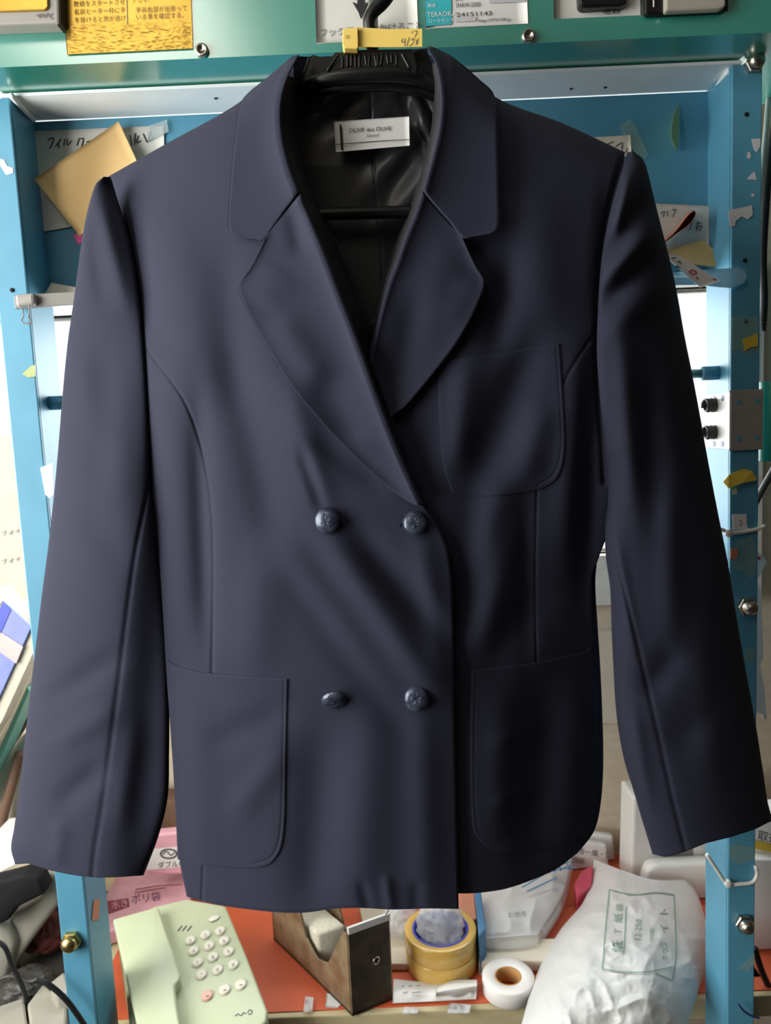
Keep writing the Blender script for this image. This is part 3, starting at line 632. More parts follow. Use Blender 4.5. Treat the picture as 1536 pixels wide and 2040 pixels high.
# pockets
def pocket(L, R, T, B, Yf, nv, nu, stitch):
    def Yp(x, y): return Yf(x, y, False) - .0016 + seam(x, y, stitch, 2.2, .45)
    cloth('pocket', L, R, T, B, nv, nu, Yp, h=.0011, r=4)
pocket([(331, 1314), (336, 1400), (343, 1500), (349, 1600), (354, 1712)], [(574, 1352), (572, 1440), (570, 1540), (568, 1640), (560, 1692), (540, 1720), (515, 1729)], [(331, 1314), (355, 1326), (400, 1338), (480, 1346), (574, 1352)], [(354, 1712), (400, 1722), (450, 1728), (515, 1729)], Yright, 170, 120, [(566, 1356), (563, 1540), (560, 1640), (552, 1688), (535, 1712), (505, 1720)])
pocket([(940, 1335), (937, 1430), (937, 1540), (940, 1630), (948, 1664), (976, 1692)], [(1180, 1287), (1186, 1380), (1190, 1480), (1189, 1570), (1180, 1640), (1165, 1668)], [(940, 1335), (1000, 1328), (1070, 1319), (1130, 1306), (1165, 1297), (1180, 1287)], [(976, 1692), (1040, 1694), (1110, 1686), (1165, 1668)], Yleft, 170, 120, [(948, 1340), (945, 1540), (948, 1630), (956, 1662)])
pocket([(872, 716), (873, 780), (876, 850), (884, 930), (902, 984)], [(1115, 683), (1119, 740), (1123, 810), (1126, 880), (1122, 925), (1108, 956), (1080, 974)], [(872, 716), (925, 712), (1000, 703), (1060, 692), (1115, 683)], [(902, 984), (950, 989), (1010, 986), (1080, 974)], Yleft, 150, 120, [(1109, 690), (1116, 800), (1119, 885), (1112, 925), (1098, 950), (1070, 966)])

# sleeves: full tubes
def sleeve(L, R, inner, nv, nu, Ycf, Df, fold, seams, hem, tilt):
    Lc = cr(L, nv); Rc = cr(R, nv); v = np.linspace(0, 1, nv)[:, None]
    phi = np.linspace(0, 2 * np.pi, nu, endpoint=False)[None]
    s = np.cos(phi); mid = (Lc + Rc) / 2; hw = (Rc - Lc) / 2
    x = mid[:, :1] - hw[:, :1] * s; y = mid[:, 1:] - hw[:, 1:] * s
    # curved hem: shift the last rows
    y = y + np.interp(-s[0], *hem)[None] * np.clip((v - .78) / .22, 0, 1) ** 2
    D = Df(v)
    sn = np.sin(phi)
    fr = np.clip(sn, 0, 1) ** .6
    E = Rc if inner == 'R' else Lc
    q = (1 - s) / 2 if inner == 'R' else (1 + s) / 2      # q: 1 at the armhole side (s = cos)
    k = np.clip((1130 - E[:, 1:]) / 380, 0, 1); k = k * k * (3 - 2 * k)
    prof = np.sign(sn) * np.abs(sn) ** (np.where((q > .5) & (sn > 0), .75 - .3 * k * (q - .5) * 2, .75) if inner == 'R' else .95 + 0 * q)
    Yi = np.minimum(Ybody(E[:, :1], E[:, 1:]) + (.003 if inner == 'R' else .007), .672)
    yc = Ycf(v) * (1 - q * k) + Yi * q * k
    D = D * (1 - .58 * k) if inner == 'R' else D * (1 - .4 * k * q ** 2)
    Y = yc + tilt * (1 - q) * np.clip(v * 4, 0, 1) - D * prof * np.where(sn > 0, 1, .9) - folds(x, y, fold) * fr
    for q in seams: Y = Y + seam(x, y, q, 4.2, 1.5) * (sn > 0.02)
    P = at(x, y, Y)
    # turned-in cuff
    c = P[-1].mean(0); rows = [P]
    for k, (sc, dz) in enumerate(((.99, .0004), (.96, .003), (.84, .03))):
        q = c + (P[-1] - c) * sc; q[:, 2] += dz; rows.append(q[None])
    P = np.concatenate(rows, 0); n = P.shape[0]
    i = np.arange(n - 1)[:, None]; j = np.arange(nu)[None]; j2 = (j + 1) % nu
    a = (i * nu + j).ravel(); b = (i * nu + j2).ravel()
    F = np.stack([a, a + nu, b + nu, b], 1)
    V = P.reshape(-1, 3)
    return mk('sleeve', V, F, M['navy_wool'], blazer, True)
SL_L = [(206, 352), (190, 368), (172, 430), (160, 500), (148, 590), (135, 680), (125, 780), (117, 880), (108, 980), (97, 1080), (84, 1180), (72, 1280), (60, 1380), (49, 1480), (38, 1580), (28, 1650), (22, 1690), (30, 1722)]
SL_R = [(221, 353), (232, 390), (254, 462), (268, 530), (279, 610), (287, 700), (293, 800), (297, 890), (300, 965), (310, 1040), (319, 1120), (327, 1200), (333, 1300), (337, 1400), (337, 1500), (334, 1590), (316, 1665), (286, 1744)]
sleeve(SL_L, SL_R, 'R', 560, 200, lambda v: .660 + 0 * v, lambda v: .034 * np.clip(v * 9, .12, 1) ** .6 + 0 * v,
       [(200, 400, 250, 600, 20, 3.0), (176, 450, 205, 600, 18, -1.5), 
        (150, 700, 200, 880, 34, 2.2), (205, 720, 200, 960, 34, -1.6), (240, 760, 235, 980, 34, 1.8), (170, 1020, 250, 1120, 36, -2.0),
        (90, 1400, 230, 1310, 26, -2.5), (110, 1480, 220, 1420, 26, 2.5), (120, 1600, 200, 1530, 26, -3.0), (120, 1640, 110, 1720, 20, 2.0), (270, 1450, 240, 1640, 22, 2.0), (340, 1000, 285, 1740, 48, -10.0)],
       [[(299, 960), (272, 1090), (256, 1200), (240, 1330), (222, 1470), (205, 1600), (188, 1700), (184, 1746)]],
       ([-1, -.8, -.5, -.2, 0, .3, .6, 1], [0, -4, 5, 10, 12, 12, 8, 0]), .032)
SR_L = [(1250, 303), (1234, 356), (1212, 438), (1198, 520), (1191, 620), (1189, 700), (1193, 770), (1200, 850), (1207, 930), (1208, 1000), (1205, 1060), (1207, 1110), (1215, 1170), (1218, 1250), (1222, 1330), (1226, 1400), (1233, 1460), (1245, 1520), (1262, 1575), (1278, 1630), (1300, 1702)]
SR_R = [(1262, 302), (1280, 316), (1291, 345), (1300, 382), (1315, 442), (1335, 520), (1350, 590), (1362, 660), (1378, 740), (1395, 830), (1411, 920), (1432, 1030), (1450, 1120), (1466, 1220), (1485, 1330), (1505, 1440), (1520, 1535), (1530, 1600), (1540, 1634)]
sleeve(SR_L, SR_R, 'L', 560, 200, lambda v: .662 + 0 * v, lambda v: .036 * np.clip(v * 9, .12, 1) ** .6 + 0 * v,
       [(1205, 500, 1305, 390, 24, -7.0), (1200, 560, 1320, 450, 22, 5.0), (1200, 605, 1310, 500, 22, -6.0), (1215, 660, 1330, 560, 26, 3.5), (1250, 350, 1225, 470, 14, 4.0),
        (1240, 680, 1260, 1000, 26, 4.5), (1290, 720, 1310, 1050, 30, -4.0), (1225, 1080, 1260, 1300, 16, 4.0), (1330, 980, 1340, 1250, 30, 3.5), (1290, 1380, 1340, 1300, 30, -4.0), (1400, 1250, 1420, 1550, 36, 2.5), (1260, 1420, 1290, 1600, 16, 3.0), (1340, 1480, 1440, 1400, 40, -3.0)],
       [[(1208, 1000), (1225, 1100), (1250, 1200), (1281, 1330), (1310, 1455), (1340, 1590), (1366, 1694)]],
       ([-1, -.8, -.6, -.4, -.1, .3, .7, 1], [0, 12, 14, 12, 8, 10, 8, 0]), .034)

# buttons: domes with a raised crest
def button(px, py, Yf, rx, tilt):
    r = rx * .405e-3; c = at(px, py, Yf(np.array([px]), np.array([py]), False)[0] - .0022)
    n = np.array([tilt[0], -1, tilt[1]])
    prof = [(r * .55, -.003), (r * .9, .0), (r, .0012), (r * .985, .0022)] + [(r * .96 * math.cos(t), .0024 + r * .42 * math.sin(t)) for t in np.linspace(.08, 1.52, 12)]
    b = mk('button', *lathe(c, n, prof, 36), M['button_navy'], blazer)
    u, v, w = basis(n); parts = []
    for k in range(5):   # crest: a raised shield with rays
        a = 2 * math.pi * k / 5 + .3
        P = [c + w * (.0022 + r * .40 * math.sqrt(max(0, 1 - (q / .98) ** 2))) + (u * math.cos(a) + v * math.sin(a)) * r * q for q in (.12, .35, .6)]
        parts.append(tube(P, [r * .05, r * .07, r * .03], 6))
    parts.append(tube([c + w * (.0022 + r * .40 * math.sqrt(1 - .72 ** 2)) + (u * math.cos(a) + v * math.sin(a)) * r * .72 for a in np.linspace(0, 6.2832, 30)], r * .022, 6))
    mk('crest', *join(*parts), M['button_navy'], b)
button(653, 1037, Yright, 26, (-.12, .05)); button(826, 1043, Yright, 25, (.15, .25)); button(666, 1391, Yright, 27, (.05, -.75)); button(830, 1391, Yright, 27, (.1, .2))

# sewn neck label
def flab(x, y): return at(x, y, Ylin(np.asarray(x, float), np.asarray(y, float)) - .0026)
lab = sheet('neck_label', [(665, 242), (815, 232), (816, 290), (669, 303)], lambda u, v, x, y: .6525 - .0015 * np.sin(u * 3.1), .0005, M['label_white'], blazer)
flab = lambda x, y: at(x, y, .6503)
ptext('OLIVE des OLIVE', 695, 264, 8.6, 3, flab, M['ink'], lab, sx=.98)
ptext('School', 730, 273, 6.5, 3, flab, M['ink_grey'], lab, sx=1.0)
pstroke([[(678, 248), (681, 299)]], 4, flab, M['ink'], lab, 'woven_stripe')
pstroke([[(669, 288), (740, 282), (815, 278)]], 1.4, flab, M['ink'], lab, 'woven_line')
# loose threads
for pts in ([(1238, 303), (1240, 297), (1241, 292)], [(1246, 304), (1250, 299), (1249, 295)], [(775, 1810), (772, 1818), (768, 1822)], [(800, 1046), (796, 1043), (795, 1050)]):
    p = np.array(pts, float); mk('loose_thread', *tube(at(p[:, 0], p[:, 1], Ybody(p[:, 0], p[:, 1]) - .002), .0004, 6, 10), M['navy_edge'], blazer)

# ------------------------------------------------------------------ hanger and its paper tag
YH = .640
hang = thing('coat_hanger', at(740, 165, YH), 'black plastic coat hanger with curved hook inside the blazer', 'hanger')
hk = [(742, 120), (741, 90), (737, 60), (736, 40), (745, 22), (762, 6), (776, -14), (778, -40), (766, -62), (742, -72), (716, -64)]
p = np.array(hk, float); mk('hook', *tube(at(p[:, 0], p[:, 1], YH), .0052, 12, 60), M['black_plastic'], hang)
arm = np.array([(450, 292, .684), (520, 238, .672), (590, 184, .654), (650, 158, .640), (735, 150, .636), (820, 154, .640), (880, 178, .652), (955, 228, .668), (1030, 276, .684)], float)
A = cr(arm, 80); mk('arm', *tube(at(A[:, 0], A[:, 1], A[:, 2]), .0062, 12), M['black_plastic'], hang)
A2 = A.copy(); A2[:, 1] += 22; A2 = A2[10:70]; mk('arm_flange', *tube(at(A2[:, 0], A2[:, 1], A2[:, 2] + .006), .004, 10), M['black_plastic'], hang)
mk('neck_block', *pprism([(655, 138), (690, 98), (822, 96), (834, 132), (830, 150), (660, 152)], YH - .006, .012, .0015), M['black_plastic'], hang, False)
mk('shoulder_web', *pprism([(600, 168), (606, 140), (616, 112), (624, 108), (640, 113), (660, 112), (668, 103), (690, 104), (690, 150)], YH + .002, .006, .001), M['black_plastic'], hang, False)
mk('shoulder_web', *pprism([(800, 110), (840, 96), (852, 102), (866, 140), (870, 165), (800, 152)], YH + .002, .006, .001), M['black_plastic'], hang, False)
for a, b in (((652, 142), (676, 106)), ((604, 150), (617, 114)), ((800, 106), (816, 136))):
    mk('ridge', *tube(at(np.array([a[0], (a[0] + b[0]) / 2, b[0]]), np.array([a[1], (a[1] + b[1]) / 2, b[1]]), YH - .0065), .0011, 8, 8), M['black_plastic'], hang)
for k, x in enumerate((682, 692, 700, 708, 716, 727, 737, 746, 752, 762, 770, 780, 790)):
    dx = (0, 0, 0, 0, 0, 3, -3, 4, 0, -4, 4, 0, 0)[k]; y1 = 136 - (k % 3) * 2 - (x > 755) * 6
    mk('embossed_rib', *tube(at(np.array([x, x + dx / 2, x + dx]), np.array([108., 120, y1]), YH - .0064), .0009, 6, 6), M['black_plastic'], hang)
mk('crossbar', *tube(at(np.array([470., 600, 735, 870, 1010]), np.array([432., 428, 424, 421, 417]), .652), .0052, 12, 24), M['black_plastic'], hang)
YT = YH - .010
tg = thing('paper_tag', at(760, 93, YT), 'yellow paper tag folded around the hanger hook with handwritten date', 'tag')
mk('tag_band', *pprism([(712, 54), (772, 58), (841, 57), (841, 93), (772, 94), (713, 93)], YT, .0005), M['yellow_paper'], tg, False)
mk('folded_end', *pprism([(683, 57), (713, 54), (714, 93), (712, 97), (686, 96), (682, 88)], YT - .003, .012, .0006), M['yellow_paper'], tg, False)
mk('tag_band', *pprism([(700, 62), (800, 62), (800, 94), (700, 95)], YT + .018, .0005), M['yellow_paper'], tg, False)
ft = lambda x, y: at(x, y, YT - .0004)
pstroke([[(802, 76), (800, 84), (806, 82)], [(807, 76), (806, 92)], [(815, 74), (810, 92)], [(820, 66), (822, 62)], [(825, 62), (831, 62), (826, 74)], [(818, 80), (824, 76), (822, 86), (815, 92)], [(828, 78), (832, 88)], [(834, 76), (828, 90)]], 1.3, ft, M['ink_grey'], tg)
pstroke([[(688, 72), (696, 71)], [(688, 76), (696, 75)]], 1.2, lambda x, y: at(x, y, YT - .0036), M['ink_grey'], tg)

pg = at(742, -52, YH); mk('hook_peg', *lathe((pg[0], YM + .01, pg[2]), (0, -1, 0), [(.0042, 0), (.0042, .11), (.006, .112), (.006, .118), (.004, .119)], 18), M['steel'], mach)
# ------------------------------------------------------------------ hardware beside the right post
ZD = 0.64
bx = .3632; zt = at(1456, 778, YP)[2]; zb = at(1456, 898, YP)[2]
br = thing('angle_bracket', (bx, YP - .004, zb), 'white perforated angle bracket screwed around the right blue post', 'bracket')
zt2, zb2 = zt - .002, zb + .002
mk('front_flange', *box(bx - .0025, bx + .0325, YP - .0035, YP - .0006, zb, zt, .0006), M['grey_plastic'], br, False)  # white bracket too: shade on its front face put into a greyer colour
mk('side_flange', *box(bx - .0026, bx - .0002, YP - .0036, YP + .062, zb2, zt2, .0006), M['white_plastic'], br, False)  # light falling on the side face put into a paler colour
for dz in (.012, (zt - zb) - .012):
    for dx in (.007, .026):
        c = (bx + dx, YP - .0036, zb + dz); mk('screw_hole', *lathe(c, (0, -1, 0), [(.0024, 0), (.0024, .0004)], 14), M['frame_blue'], br, False)
for dz in (.007, (zt - zb) - .007):
    for dy in (.012, .032):
        c = (bx - .0027, YP + dy, zb + dz); mk('slot_hole', *lathe(c, (-1, 0, 0), [(.0034, 0), (.0034, .0003)], 14), M['navy_plastic'], br, False)
for k, (py, lab) in enumerate(((808, 'upper black and grey coil on the white bracket beside the right sleeve'), (862, 'lower black and grey coil on the white bracket beside the right sleeve'))):
    t = np.linspace(0, 14 * math.pi, 150); c = at(1404, py, YP + .03)
    P = np.stack([c[0] + t * .00032, c[1] + .0065 * np.cos(t), c[2] + .0065 * np.sin(t) + .0004 * np.sin(t * .4)], 1)
    s = mk('spring_coil', *tube(P, .0012, 6), M['dark_grey'], None, True, label=lab, cat='spring', group='springs on the bracket')
    mk('coil_pin', *tube([c - np.array([.004, 0, 0]), c + np.array([.024, 0, 0])], .0028, 10), M['black_plastic'], s)
c = at(1536, 918, .80); c2 = at(1536, 760, .80)
gt = mk('green_tube', *lathe((c[0] + .001, .80, c[2]), (0, 0, 1), [(.013, 0), (.0135, .001), (.0135, c2[2] - c[2] - .001), (.013, c2[2] - c[2])], 28), M['green_tube'], None, True, label='short green plastic tube at the right edge beside the white bracket', cat='tube')
def ziptie(name, pts, Y, head, label, r=.0021):
    t = thing(name, at(head[0], head[1], Y), label, 'cable tie')
    p = np.array(pts, float); Yv = Y if np.isscalar(Y) else Y
    mk('strap', *tube(at(p[:, 0], p[:, 1], Yv), r, 8, 30), M['nylon'], t)
    h = at(head[0], head[1], Y - .001); mk('lock_head', *lathe(h + np.array([0, .003, 0]), (0, -1, 0), [(.0034, 0), (.0042, .001), (.0042, .005), (.0034, .006)], 16), M['nylon'], t)
ziptie('cable_tie', [(1425, 1052), (1440, 1056), (1452, 1061), (1475, 1060), (1508, 1054), (1524, 1048)], YP - .003, (1451, 1062), 'white cable tie around the right post beside the numbered sticker')
ziptie('cable_tie', [(1408, 1702), (1425, 1728), (1450, 1761), (1475, 1761), (1500, 1757), (1508, 1742), (1505, 1725)], YP - .003, (1450, 1760), 'white cable tie looped round right post below the right cuff')
def cable(pts, Y, r, m, label):
    p = np.array(pts, float); return mk('cable', *tube(at(p[:, 0], p[:, 1], Y), r, 10, 40), M[m], None, True, label=label, cat='cable')
cable([(1545, 120), (1532, 190), (1526, 260), (1520, 320), (1514, 380), (1516, 440), (1512, 540), (1508, 640)], .875, .0028, 'cable_white', 'white cable running down behind the top of right blue post')
cable([(1545, 240), (1532, 330), (1524, 430), (1520, 520), (1522, 600), (1518, 660)], .865, .0042, 'cable_black', 'black cable beside white one behind upper right post')
cable([(1550, 920), (1530, 955), (1514, 984), (1500, 1012)], .87, .0038, 'dark_grey', 'dark grey cable slanting behind right post below the green tube')
cable([(1503, 1888), (1516, 1930), (1532, 1966), (1550, 1995)], .86, .0040, 'cable_black', 'black cable against the white carton right of right post')
cable([(1471, 2000), (1482, 2014), (1498, 2024), (1512, 2028)], .772, .0012, 'navy_plastic', 'thin dark blue wire across the bottom of the right post')
def torn(pts, Y, label):
    p = np.array(pts, float); V = at(p[:, 0], p[:, 1], Y)
    return mk('torn_paper', *prism(V, V + np.array([0, .0008, 0])), M['paper_white'], None, False, label=label, cat='paper')
torn([(1500, 660), (1516, 640), (1519, 690), (1514, 735), (1516, 756), (1500, 758)], .855, 'torn white paper edge behind right post above the green tube')
torn([(1490, 1120), (1508, 1150), (1516, 1175), (1519, 1240), (1521, 1310), (1514, 1325), (1523, 1370), (1528, 1432), (1521, 1434), (1519, 1424), (1490, 1410)], .86, 'long torn white paper sheet sticking out behind right post beside cuff')
torn([(1500, 1098), (1508, 1094), (1528, 1118), (1512, 1150), (1500, 1152)], .852, 'small cream torn label with red dot behind right post')
d_ = at(1512, 1112, .8512); mk('red_dot', *lathe(d_, (0, -1, 0), [(.0022, 0), (.0022, .0003)], 12), M['crimson'], bpy.data.objects['torn_paper.002'], False)
# sheets on the back wall
def wallpaper_sheet(pts, m, label, name='wall_notice', Y=YB - .004):
    p = np.array(pts, float); V = at(p[:, 0], p[:, 1], Y)
    return mk(name, *prism(V, V + np.array([0, .001, 0])), M[m], None, False, label=label, cat='notice')
wallpaper_sheet([(1160, 1258), (1252, 1256), (1256, 1442), (1160, 1440)], 'paper_cream', 'cream notice sheet on beige wall between jacket and right sleeve')
wn = wallpaper_sheet([(-90, 838), (150, 830), (156, 1190), (-90, 1196)], 'paper_cream', 'large cream notice with faint handwriting on window left of left post', Y=YB - .016)
fw_ = lambda x, y: at(x, y, YB - .0166)
for yy in (1062, 1118):
    pstroke([[(4, yy), (12, yy - 4), (8, yy + 6)], [(18, yy + 2), (26, yy - 6), (22, yy + 4)], [(32, yy - 2), (38, yy - 8), (36, yy)]], 1.6, fw_, M['rail_grey'], wn)
for q, m in (([(-90, 838), (20, 835), (22, 868), (-90, 872)], 'label_white'), ([(8, 986), (36, 985), (37, 1010), (9, 1012)], 'page_edge')):
    q = np.array(q, float); mk('printed_band', *prism(fw_(q[:, 0], q[:, 1]), fw_(q[:, 0], q[:, 1]) + np.array([0, .0004, 0])), M[m], wn, False)

# ------------------------------------------------------------------ counter
desk = thing('counter', (0, .845, 0), 'counter with beige front edge and orange mat under the telephone', 'table')
mk('counter_top', *box(-1.0, 1.0, .845, 1.168, ZD - .03, ZD - .0015, .002), M['desk_edge'], desk, False)
mk('orange_mat', *box(-.405, .60, .853, 1.16, ZD - .0015, ZD, .0004), M['orange_mat'], desk, False)
for x in (-.96, .92): mk('leg', *box(x, x + .04, .87, .91, 0, ZD - .03, .002), M['desk_edge'], desk, False)
for x in (-.96, .92): mk('leg', *box(x, x + .04, 1.11, 1.15, 0, ZD - .03, .002), M['desk_edge'], desk, False)
fd = lambda x, y: onz(x, y, ZD + .0006)
for pts in ([(612, 1990), (618, 2005), (608, 2018)], [(820, 2010), (828, 2022)], [(897, 2012), (910, 2002), (924, 2010)]):
    pass

# telephone
PA = onz(450, 1803, ZD + .072); PB = onz(533, 2012, ZD + .046); PC = onz(372, 1789, ZD + .074)
pn = np.cross(PB - PA, PC - PA); pn /= np.linalg.norm(pn); pn *= np.sign(pn[2])
tel = thing('telephone', onz(390, 1930, ZD), 'pale green push-button desk telephone on the orange mat', 'telephone')
fp = lambda x, y, d=0.0: onplane(x, y, PA + pn * d, pn)
def plane_solid(pts, d, base=None, bevel=.004):
    p = np.array(pts, float); T = fp(p[:, 0], p[:, 1], d)
    if base is None: Bt = T.copy(); Bt[:, 2] = ZD + .001
    else: Bt = T - pn * base
    return prism(T, Bt, bevel, 3)
mk('body', *plane_solid([(300, 1806), (372, 1789), (450, 1803), (494, 1908), (534, 2012), (531, 2034), (512, 2052), (330, 2085)], 0), M['phone'], tel)
mk('cradle', *plane_solid([(232, 1840), (318, 1812), (362, 1950), (350, 1990), (372, 2078), (268, 2092)], -.012), M['phone_shade'], tel)  # darker green: shade along the phone's left side painted into the colour
mk('handset', *plane_solid([(224, 1830), (306, 1807), (316, 1806), (328, 1846), (346, 1895), (360, 1942), (357, 1952), (347, 1962), (352, 2000), (364, 2070), (284, 2090)], .016, .022, .007), M['phone'], tel)
keys = [('1', 380, 1875), ('2', 410, 1864), ('3', 439, 1856), ('4', 386, 1896), ('5', 417, 1886), ('6', 447, 1876), ('7', 394, 1919), ('8', 425, 1908), ('9', 456, 1897), ('*', 402, 1943), ('0', 434, 1933), ('#', 465, 1923), ('', 413, 1985), ('', 448, 1973), ('', 480, 1963)]
for t, x, y in keys:
    c = fp(np.array([x * 1.0]), np.array([y * 1.0]))[0]
    red = (x, y) == (413, 1985)
    k = mk('key', *lathe(c, pn, [(.0068, 0), (.0068, .0022), (.006, .0032), (.004, .003), (.0, .0028)], 20, False), M['phone_key_red' if red else 'phone_key'], tel)
    if red: tag(k, 'reddish key')
    if t: ptext(t, x, y + 1.2, 6, 14, lambda a, b: fp(a, b, .0036), M['ink_grey'], k, align='CENTER')
    else: pstroke([[(x - 3, y), (x + 3, y - 2)]], 1.4, lambda a, b: fp(a, b, .0036), M['ink_grey'], k, 'key_mark')
p = np.array([(415, 1832), (422, 1826), (432, 1823), (438, 1826), (431, 1833), (420, 1836)], float)
mk('hook_key', *prism(fp(p[:, 0], p[:, 1], .002), fp(p[:, 0], p[:, 1], -.002), .0006), M['phone_key'], tel)
for x in (354, 363, 373):
    pstroke([[(x, 1855), (x + 9, 1844)]], 2.2, lambda a, b: fp(a, b, .0004), M['dark_grey'], tel, 'speaker_slot')
pstroke([[(468, 2024), (474, 2020), (480, 2023), (486, 2017), (490, 2020)], [(493, 2018), (497, 2012), (502, 2014), (500, 2020), (494, 2020)]], 2.0, lambda a, b: fp(a, b, .0004), M['ink_grey'], tel, 'script_mark')

# rusty metal bracket like tape stand
SA = onz(702, 2026, ZD); SB = onz(784, 1992, ZD); SCc = onz(545, 1872, ZD)
wv = SB - SA; lv = SCc - SA; zz = np.array([0, 0, 1.0]); wn_ = wv / np.linalg.norm(wv); ln_ = lv / np.linalg.norm(lv)
stand = thing('steel_stand', (SA + SB + SCc) / 3, 'rusty brown steel stand with cut-out sides beside the packing tape', 'stand')
def side_plate(o):
    L = np.linalg.norm(lv); pr = [(0, 0), (0, .112), (.012, .104), (.05, .042), (.075, .034), (.10, .05), (.12, .105), (L, .11), (L, 0)]
    A = np.array([o + ln_ * a + zz * h for a, h in pr]); return prism(A, A + wn_ * .003, .0006)
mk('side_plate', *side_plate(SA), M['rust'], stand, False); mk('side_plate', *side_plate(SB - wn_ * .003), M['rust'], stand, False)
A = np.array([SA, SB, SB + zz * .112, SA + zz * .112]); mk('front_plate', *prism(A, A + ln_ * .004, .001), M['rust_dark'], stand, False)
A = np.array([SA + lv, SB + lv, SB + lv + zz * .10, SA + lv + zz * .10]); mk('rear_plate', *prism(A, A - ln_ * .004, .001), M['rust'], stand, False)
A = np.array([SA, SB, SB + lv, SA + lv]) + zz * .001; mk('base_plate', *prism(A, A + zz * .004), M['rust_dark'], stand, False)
A = np.array([SA, SB, SB + zz * .001, SA + zz * .001]) + zz * .110 - ln_ * .001; mk('cutter_edge', *prism(np.array([SA + zz * .108, SB + zz * .108, SB + zz * .117, SA + zz * .117]) - ln_ * .0015, np.array([SA + zz * .108, SB + zz * .108, SB + zz * .117, SA + zz * .117]) + ln_ * .002, .0006), M['white_plastic'], stand, False)
hc = SA + wv * .62 + zz * .062 - ln_ * .0002; mk('bolt_hole', *ring(hc, -ln_, .0032, .0055, .0016, 20, .0004), M['steel'], stand); mk('bolt_hole', *lathe(hc, -ln_, [(.0032, 0), (.0032, .0004)], 16), M['hole'], stand)
mk('roller_block', *prism(np.array([SA + lv * .45 + wv * .15, SA + lv * .45 + wv * .85, SA + lv * .75 + wv * .85, SA + lv * .75 + wv * .15]) + zz * .005, np.array([SA + lv * .45 + wv * .15, SA + lv * .45 + wv * .85, SA + lv * .75 + wv * .85, SA + lv * .75 + wv * .15]) + zz * .06, .004), M['page_edge'], stand)

# rolls of tape
ct = onz(880, 1917, ZD + .001)
roll = thing('packing_tape_roll', ct, 'upright roll of amber packing tape with plastic film stuffed inside', 'tape roll')
mk('wound_tape', *ring(ct, (0, 0, 1), .037, .0475, .0245, 64), M['packing_tape'], roll); mk('wound_tape', *ring(ct + zz * .025, (0, 0, 1), .037, .0475, .0245, 64), M['packing_tape'], roll)
mk('core', *ring(ct, (0, 0, 1), .035, .0372, .0500, 48, .0003), M['cover_deep'], roll)
def crumple(name, c, r, h, seed, m, parent=None, **k):
    """crumpled film: a dented closed lump"""
    n1, n2 = 40, 26; th = np.linspace(0, 2 * np.pi, n1, endpoint=False)[None]; ph = np.linspace(.02, np.pi - .02, n2)[:, None]
    rr = .82 + .35 * (crease(th * 3 + 9 + 0 * ph, ph * 4 + 5 + 0 * th, .8, seed) - .5) * np.sin(ph)
    X = r * rr * np.sin(ph) * np.cos(th); Y = r * rr * np.sin(ph) * np.sin(th); Z = np.maximum(h * (.5 + .5 * rr * np.cos(ph)), 0) + 0 * th
    V = np.stack([X, Y, Z], -1).reshape(-1, 3) + np.asarray(c)
    i = np.arange(n2 - 1)[:, None]; j = np.arange(n1)[None]; j2 = (j + 1) % n1
    F = np.stack([(i * n1 + j).ravel(), ((i + 1) * n1 + j).ravel(), ((i + 1) * n1 + j2).ravel(), (i * n1 + j2).ravel()], 1)
    return mk(name, V, F, M[m], parent, True, **k)
crumple('crumpled_film', ct + zz * .012, .034, .082, 4, 'film', None, label='crumpled clear plastic film stuffed in the packing tape roll', cat='plastic film')
crumple('crumpled_film', onz(800, 1866, ZD + .002), .028, .055, 8, 'film', None, label='crumpled clear film between rusty stand and packing tape', cat='plastic film')
cw = onz(1013, 1973, ZD + .001)
wr = thing('white_tape_roll', cw, 'flat white roll of paper tape lying beside the plastic bag', 'tape roll')
mk('wound_tape', *ring(cw, (0, 0, 1), .0165, .0325, .020, 56), M['white_tape'], wr); mk('core', *ring(cw, (0, 0, 1), .0150, .0168, .0200, 40, .0003), M['cardboard'], wr)

# paper on the mat
def drape(name, L, R, T, B, nv, nu, zf, m, th=.0006, parent=None, **k):
    x, y, u, v, el, er, et, eb = coons(L, R, T, B, nv, nu)
    Z = zf(x, y, u, v); P = onz(x, y, Z)
    Q = P.copy(); Q[..., 2] -= th
    return two_sided(name, P, Q, M[m], parent, **k)
rc = drape('crumpled_receipt', [(784, 1950), (782, 1998)], [(952, 1958), (948, 1990)], [(784, 1950), (860, 1956), (900, 1944), (952, 1958)], [(782, 1998), (870, 1994), (948, 1990)], 30, 60, lambda x, y, u, v: ZD + .003 + .007 * crease(x, y * 1.6, 34, 5) * np.sin(np.pi * np.clip(v, 0, 1)), 'paper_white', label='crumpled white receipt in front of the packing tape roll', cat='paper')
pstroke([[(800, 1966), (806, 1964)], [(812, 1965), (822, 1963)], [(828, 1964), (838, 1963)], [(802, 1978), (812, 1976)], [(820, 1978), (838, 1976)]], 1.4, lambda x, y: onz(x, y, ZD + .0110), M['ink_grey'], rc, 'printed_line')
drape('curled_paper', [(870, 1968), (868, 1985)], [(950, 1952), (948, 1972)], [(870, 1968), (900, 1954), (950, 1952)], [(868, 1985), (905, 1982), (948, 1972)], 14, 30, lambda x, y, u, v: ZD + .012 + .010 * np.sin(np.pi * v), 'white_tape', label='loop of curled white paper lying on the crumpled receipt', cat='paper')
drape('paper_scrap', [(650, 1978), (648, 2006)], [(690, 1990), (672, 2008)], [(650, 1978), (690, 1990)], [(648, 2006), (672, 2008)], 6, 8, lambda x, y, u, v: ZD + .001 + 0 * x, 'paper_white', label='small white paper scrap under the front of the rusty stand', cat='paper')
